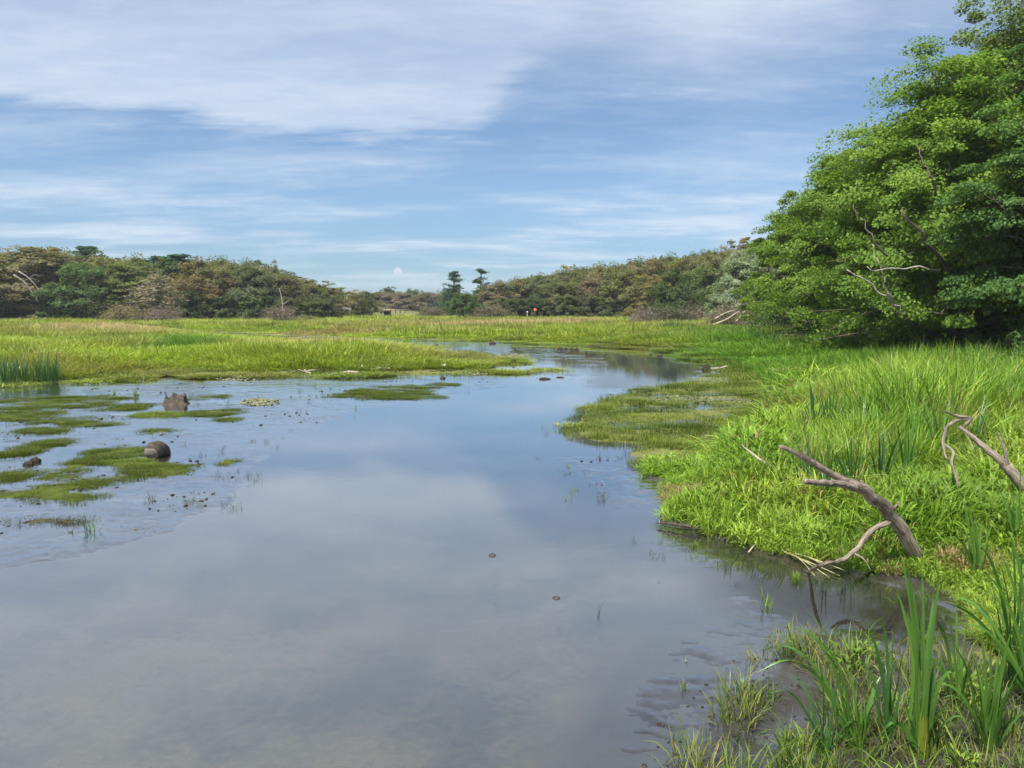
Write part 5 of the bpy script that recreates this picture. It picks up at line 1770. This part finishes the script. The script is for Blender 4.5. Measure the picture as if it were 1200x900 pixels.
for k, (px, lab) in enumerate([(6, 'blue-green cattail clump cut by the left edge across the shallows'), (17, 'second blue-green cattail clump from the left edge'),
                               (29, 'third blue-green cattail clump from the left edge, darkest'), (47, 'fourth blue-green cattail clump, right of a small gap'),
                               (56, 'fifth blue-green cattail clump from the left edge'), (66, 'last blue-green cattail clump at the right of the left stand')]):
    cattail(lab, px, 449 - (k % 2), [(px - 3, 414, 0), (px + 1, 411, 0), (px + 4, 416, 0), (px - 1, 420, 0)], (0.050, 0.115, 0.034), .036, 20 + k, 44, 1.05, group='blue-green cattails of the left shore', spread=0.28)
for k, (px, py, w, h_, lab) in enumerate([(790, 392, 40, 1.4, 'blue-green tall cattail clump below the crooked-trunk tree'), (885, 410, 30, 1.3, 'blue-green cattail clump in front of the lime green end tree'),
                                          (905, 414, 30, 1.2, 'blue-green cattail clump right of the one before the lime end tree')]):
    cattail(lab, px, py, [], (0.055, 0.125, 0.040), .05, 40 + k, 60, h_, group='blue-green cattails of the right shore', spread=0.6)


# ------------------------------------------------------------------ little plants standing in the water
def sprig(label, px, py, hpx, color, n, seed, group):
    c = G(px, py)
    d = np.hypot(*c)
    rs = np.random.RandomState(seed)
    H = hpx * d / F
    base = np.stack([rs.normal(0, H * .12, n), rs.normal(0, H * .12, n), np.full(n, -0.03)], -1)
    V, Fq, al, bi = blades(base, rs.rand(n) * 6.28, H * rs.uniform(.5, 1.15, n), np.abs(rs.normal(.1, .2, n)), np.abs(rs.normal(.5, .4, n)), max(0.006, d * 0.0010), 4)
    me = mesh_np('water_sprig', V, Fq, M_CATTAIL, {'rnd': rs.rand(n)[bi]}, True)
    o = thing('water_sprig', label, 'water plant', (c[0], c[1], max(0, zat(c[0], c[1]))), group, me)
    o.color = (*color, 1)


SG = 'small plants standing in the water'
BRN_D = (0.045, 0.035, 0.02)
for i, (px, py, h_, colr, n, lab) in enumerate([
    (106, 623, 25, (0.09, 0.17, 0.03), 14, 'upright green sprig with a reflection at the left, nearest of the left shallows'),
    (83, 624, 9, BRN_D, 5, 'tiny dark sprig left of the upright green one'),
    (178, 587, 16, BRN_D, 9, 'wiry dark sprig below the largest weed mats'),
    (226, 578, 7, BRN_D, 4, 'tiny dark twig right of the wiry sprig'),
    (237, 535, 11, BRN_D, 6, 'dark upright sprig right of the log end'),
    (103, 477, 6, (0.12, 0.17, 0.03), 10, 'small green tuft left of the broken stump'),
    (133, 462, 6, (0.10, 0.16, 0.03), 10, 'small green tuft off the left cattails, left one'),
    (160, 466, 11, (0.10, 0.16, 0.03), 14, 'bright tuft off the left cattails, right one'),
    (171, 532, 11, (0.14, 0.18, 0.06), 9, 'pale tuft standing on the weed mat left of the log end'),
    (666, 548, 11, (0.13, 0.18, 0.08), 12, 'pale green tuft alone in the water left of the right bank'),
    (703, 538, 10, BRN_D, 9, 'dark wiry tuft between the pale lone tuft and the bank'),
    (703, 722, 20, BRN_D, 3, 'two thin crossed stems alone in the near open water'),
    (900, 712, 30, (0.11, 0.19, 0.03), 16, 'green tuft in the water left of the dark inlet'),
    (870, 818, 38, (0.13, 0.19, 0.04), 34, 'bushy green tuft on the mud, largest of the near mud'),
    (801, 808, 18, (0.11, 0.15, 0.06), 22, 'small olive tuft on the mud left of the bushy one'),
    (803, 776, 9, (0.12, 0.13, 0.07), 14, 'low grey-green tuft farther out on the near mud'),
    (932, 680, 14, (0.11, 0.18, 0.02), 60, 'rounded green tuft in the dark inlet beside the drooping limb'),
    (815, 640, 12, (0.11, 0.16, 0.03), 26, 'olive tuft in the water below the long dark twig'),
    (772, 682, 6, BRN_D, 4, 'tiny dark stems in the water right of the nearer stone'),
    (656, 634, 6, BRN_D, 5, 'few dark leaves floating above the farther stone, toward the bank'),
]):
    sprig(lab, px, py, h_, colr, n, 60 + i, SG)

# tiny weeds, shells and litter nobody could count
source_coll('pale_pad', [lump_mesh('pad', .035, .03, .010, stone('pad_%d' % i, (.07, .08, .035), (.20, .20, .13)), 90 + i, 0.5, nu=8, nv=5) for i in range(3)])
source_coll('crumb', [lump_mesh('crumb', .022, .015, .010, M_PEAT, 95 + i, 0.7, nu=7, nv=5) for i in range(3)])


def litter():
    rs = np.random.RandomState(21)
    pts = []
    for (px, py, w, h, n) in [(305, 472, 36, 6, 150), (300, 470, 18, 4, 60), (278, 444, 40, 4, 90), (322, 436, 26, 3, 60), (850, 471, 60, 5, 230), (800, 468, 60, 4, 150), (895, 470, 30, 3, 90),
                              (600, 417, 36, 3, 110), (560, 438, 30, 2.5, 40), (812, 500, 30, 5, 30)]:
        a, t = rs.rand(n) * 6.28, np.sqrt(rs.rand(n))
        for q in range(n):
            c = G(px + math.cos(a[q]) * t[q] ** .8 * w * .65, py + math.sin(a[q]) * t[q] * h * .65)
            z = max(zat(*c), 0.0) + 0.012
            pts.append((c[0], c[1], z, np.hypot(*c) / 20))
    p = np.array(pts)
    k = len(p)
    s = rs.uniform(0.5, 1.7, k) * np.clip(p[:, 3], 0.8, 1.8)
    scatter('pale_leaf_litter', 'pale_pad', p[:, :3], rs.rand(k) * 6.28, np.stack([s, s, s], -1), np.ones((k, 3)), tilt=rs.normal(0, .3, (k, 2)), seed=4)
    # dark crumbs of mud and leaf litter on the near bank
    x, y, r, rs = polar_points(9000, 4.2, 30, -40, 42, 22)
    z, w, dp = heights(x, y)
    mb = poly_sd(x, y, MUDBANK)
    keep = (((mb > -0.3) & (rs.rand(len(x)) < .8)) | ((w > 0) & (dp < -0.2) & (fbm(x * .7, y * 1.1, 600, 3) > 0.60))) & (z > -0.015)
    x, y, z = x[keep], y[keep], z[keep]
    k = len(x)
    s = rs.uniform(0.25, 1.0, k) ** 1.5 * np.clip(np.hypot(x, y) / 8, 0.8, 1.8) * 1.3
    scatter('mud_crumbs', 'crumb', np.stack([x, y, z], -1), rs.rand(k) * 6.28, np.stack([s, s, s], -1), np.ones((k, 3)), seed=5)
    # weeds breaking the surface near both shores
    x, y, r, rs = polar_points(2600, 6, 32, -40, 30, 23)
    z, w, dp = heights(x, y)
    keep = (w > 0.02) & (dp < 0.35) & (z > -0.06) & (fbm(x * .9, y * 1.3, 610, 4) > 0.55) & (rs.rand(len(x)) < 0.55)
    x, y, z = x[keep], y[keep], np.maximum(z[keep], -0.01)
    k = len(x)
    s = rs.uniform(0.25, 0.8, k)
    col = np.where(rs.rand(k)[:, None] < 0.6, np.array([[0.05, 0.042, 0.022]]), np.array([[0.10, 0.14, 0.03]])) * rs.uniform(.7, 1.2, (k, 1))
    scatter('water_weeds', 'sprig_tuft', np.stack([x, y, z], -1), rs.rand(k) * 6.28, np.stack([s, s, s], -1), col, tilt=rs.normal(0, .35, (k, 2)), seed=6)


litter()

# ------------------------------------------------------------------ small built things far across the marsh
M_DARKWOOD = woody('dark_boards', (0.02, 0.02, 0.022), (0.05, 0.05, 0.05), 2.0, bump=0.2)
M_DECK = woody('brown_deck', (0.20, 0.14, 0.09), (0.34, 0.25, 0.17), 2.0, bump=0.2)
M_GREYB = woody('grey_boards', (0.20, 0.19, 0.18), (0.36, 0.34, 0.32), 2.0, bump=0.2)


def box(geo, c, s, rz=0.0, shear=0.0):
    v = np.array([[x, y, z] for x in (-.5, .5) for y in (-.5, .5) for z in (-.5, .5)]) * np.array(s)
    v[:, 2] += shear * v[:, 0]
    ca, sa = math.cos(rz), math.sin(rz)
    v = np.stack([v[:, 0] * ca - v[:, 1] * sa, v[:, 0] * sa + v[:, 1] * ca, v[:, 2]], -1) + np.array(c)
    f = [[0, 1, 3, 2], [4, 6, 7, 5], [0, 4, 5, 1], [2, 3, 7, 6], [0, 2, 6, 4], [1, 5, 7, 3]]
    geo.add(v, f)


def part(name, mat, parent, boxes):
    g = Geo()
    for b in boxes:
        box(g, *b)
    return obj(name, g.mesh(name, mat), parent)


D = 150.0
p = P(453.5, 370.5, D)
u = D / F
o = thing('hut', 'small dark open-fronted hut with a sloping plank at the far edge of the marsh', 'hut', tuple(p))
part('wall', M_DARKWOOD, o, [((-2.4 * u, 0, 2.6 * u), (1.0 * u, 1.2, 5.6 * u)), ((3.2 * u, 0, 2.6 * u), (2.0 * u, 1.2, 5.6 * u)), ((0.4 * u, .65, 2.6 * u), (7.4 * u, .08, 5.6 * u))])
part('roof', M_DARKWOOD, o, [((0.6 * u, 0, 5.9 * u), (8.6 * u, 1.6, 1.0 * u), 0, .06)])
part('doorway', M_GREYB, o, [((.9 * u, -.3, 0.8 * u), (2.2 * u, .2, 2.6 * u))])
part('ramp', M_GREYB, o, [((-6.0 * u, -.2, 2.2 * u), (7.6 * u, .7, .5 * u), 0, .50)])

D = 196.0
p = P(461, 363.5, D)
u = D / F
o = thing('plank_bridge', 'brown plank bridge with a low rail beyond the dark hut', 'bridge', tuple(p))
part('deck', M_DECK, o, [((0, 0, 0), (36 * u, 1.5, 1.3 * u))])
part('rail', M_DARKWOOD, o, [((1 * u, -.7, 2.6 * u), (26 * u, .1, .8 * u))])
for k in range(6):
    part('post', M_DARKWOOD, o, [((-14 * u + k * 5.6 * u, -.7, -.8 * u), (.16, .16, 6.2 * u))])
D = 150.0
p = P(382, 362.5, D)
u = D / F
o = thing('rail_fence', 'low pale rail fence along the end of the left wood', 'fence', tuple(p))
part('rail', M_GREYB, o, [((0, 0, 0), (60 * u, .12, .9 * u)), ((0, 0.01, 2.2 * u), (60 * u, .10, .5 * u))])
for k in range(9):
    part('post', M_GREYB, o, [((-28 * u + k * 7 * u, .09, -2.0 * u), (.14, .14, 9.2 * u))])
p = P(403, 364, 148)
w = np.array([P(a, e, 148) for a, e in [(394, 366), (398, 362.5), (404, 361), (409, 362.5), (411, 364.5)]])
g = Geo()
tube(g, spline(w - w[0], 10), np.linspace(.16, .08, 10), 6, .1, 2)
thing('bent_log', 'pale arched dead log in front of the low pale rail fence', 'log', tuple(w[0]), None, g.mesh('bent_log', M_DRIFT_PALE, True))

D = 128.0
p = P(627, 371, D)
p[2] = zat(p[0], p[1])
u = D / F
M_ORANGE = stone('orange_paint', (0.62, 0.11, 0.03), (0.75, 0.15, 0.04), 0.6, 2)
o = thing('marker', 'small orange marker on a short post at the foot of the wooded rise', 'marker', tuple(p))
zc = P(627, 363, D)[2] - p[2]
part('post', M_DARKWOOD, o, [((0, 0.06, zc * .5), (.10, .08, zc))])
me = lump_mesh('plate', 1.5 * u, 0.035, 1.8 * u, M_ORANGE, 4, 0.2)
q = obj('plate', me, o, (0, 0, zc))
p = P(618, 366.5, D)
o = thing('stake', 'tiny white stake left of the orange marker', 'stake', (p[0], p[1], zat(p[0], p[1])))
h_ = p[2] - o.location.z
part('shaft', M_GREYB, o, [((0, 0, h_ * .5), (.10, .10, max(h_, .4)))])
part('tip', M_PALE, o, [((0, 0, max(h_, .4) + .12), (.22, .16, .26))])

# pale full moon
def moon_mat():
    m, nt, out = new_mat('moonlight')
    tc = N(nt, 'ShaderNodeTexCoord')
    e = N(nt, 'ShaderNodeEmission')
    nt.links.new(mix_c(nt, ramp(nt, noise_n(nt, tc.outputs['Object'], 0.03, 3), .4, .6), (0.235, 0.285, 0.345), (0.285, 0.325, 0.365)), e.inputs[0])
    nt.links.new(e.outputs[0], out.inputs[0])
    return m


p = P(466, 318, 7500)
me = lump_mesh('moon', 7500 * 4.6 / F, 7500 * 4.6 / F, 7500 * 4.6 / F, moon_mat(), 3, 0.0, nu=32, nv=24)
thing('moon', 'small pale full moon low in the blue sky above the far centre wood', 'moon', tuple(p), None, me)


# ------------------------------------------------------------------ summer haze
def haze():
    m, nt, out = new_mat('summer_haze')
    v = N(nt, 'ShaderNodeVolumePrincipled')
    v.inputs['Color'].default_value = (0.86, 0.92, 1.0, 1)
    v.inputs['Density'].default_value = HAZE
    v.inputs['Anisotropy'].default_value = 0.1
    nt.links.new(v.outputs[0], out.inputs['Volume'])
    g = Geo()
    box(g, (0, 0, 22.0), (3100, 3100, 48.0))
    obj('haze', g.mesh('haze', m), kind='stuff')


HAZE = 0.00022
haze()
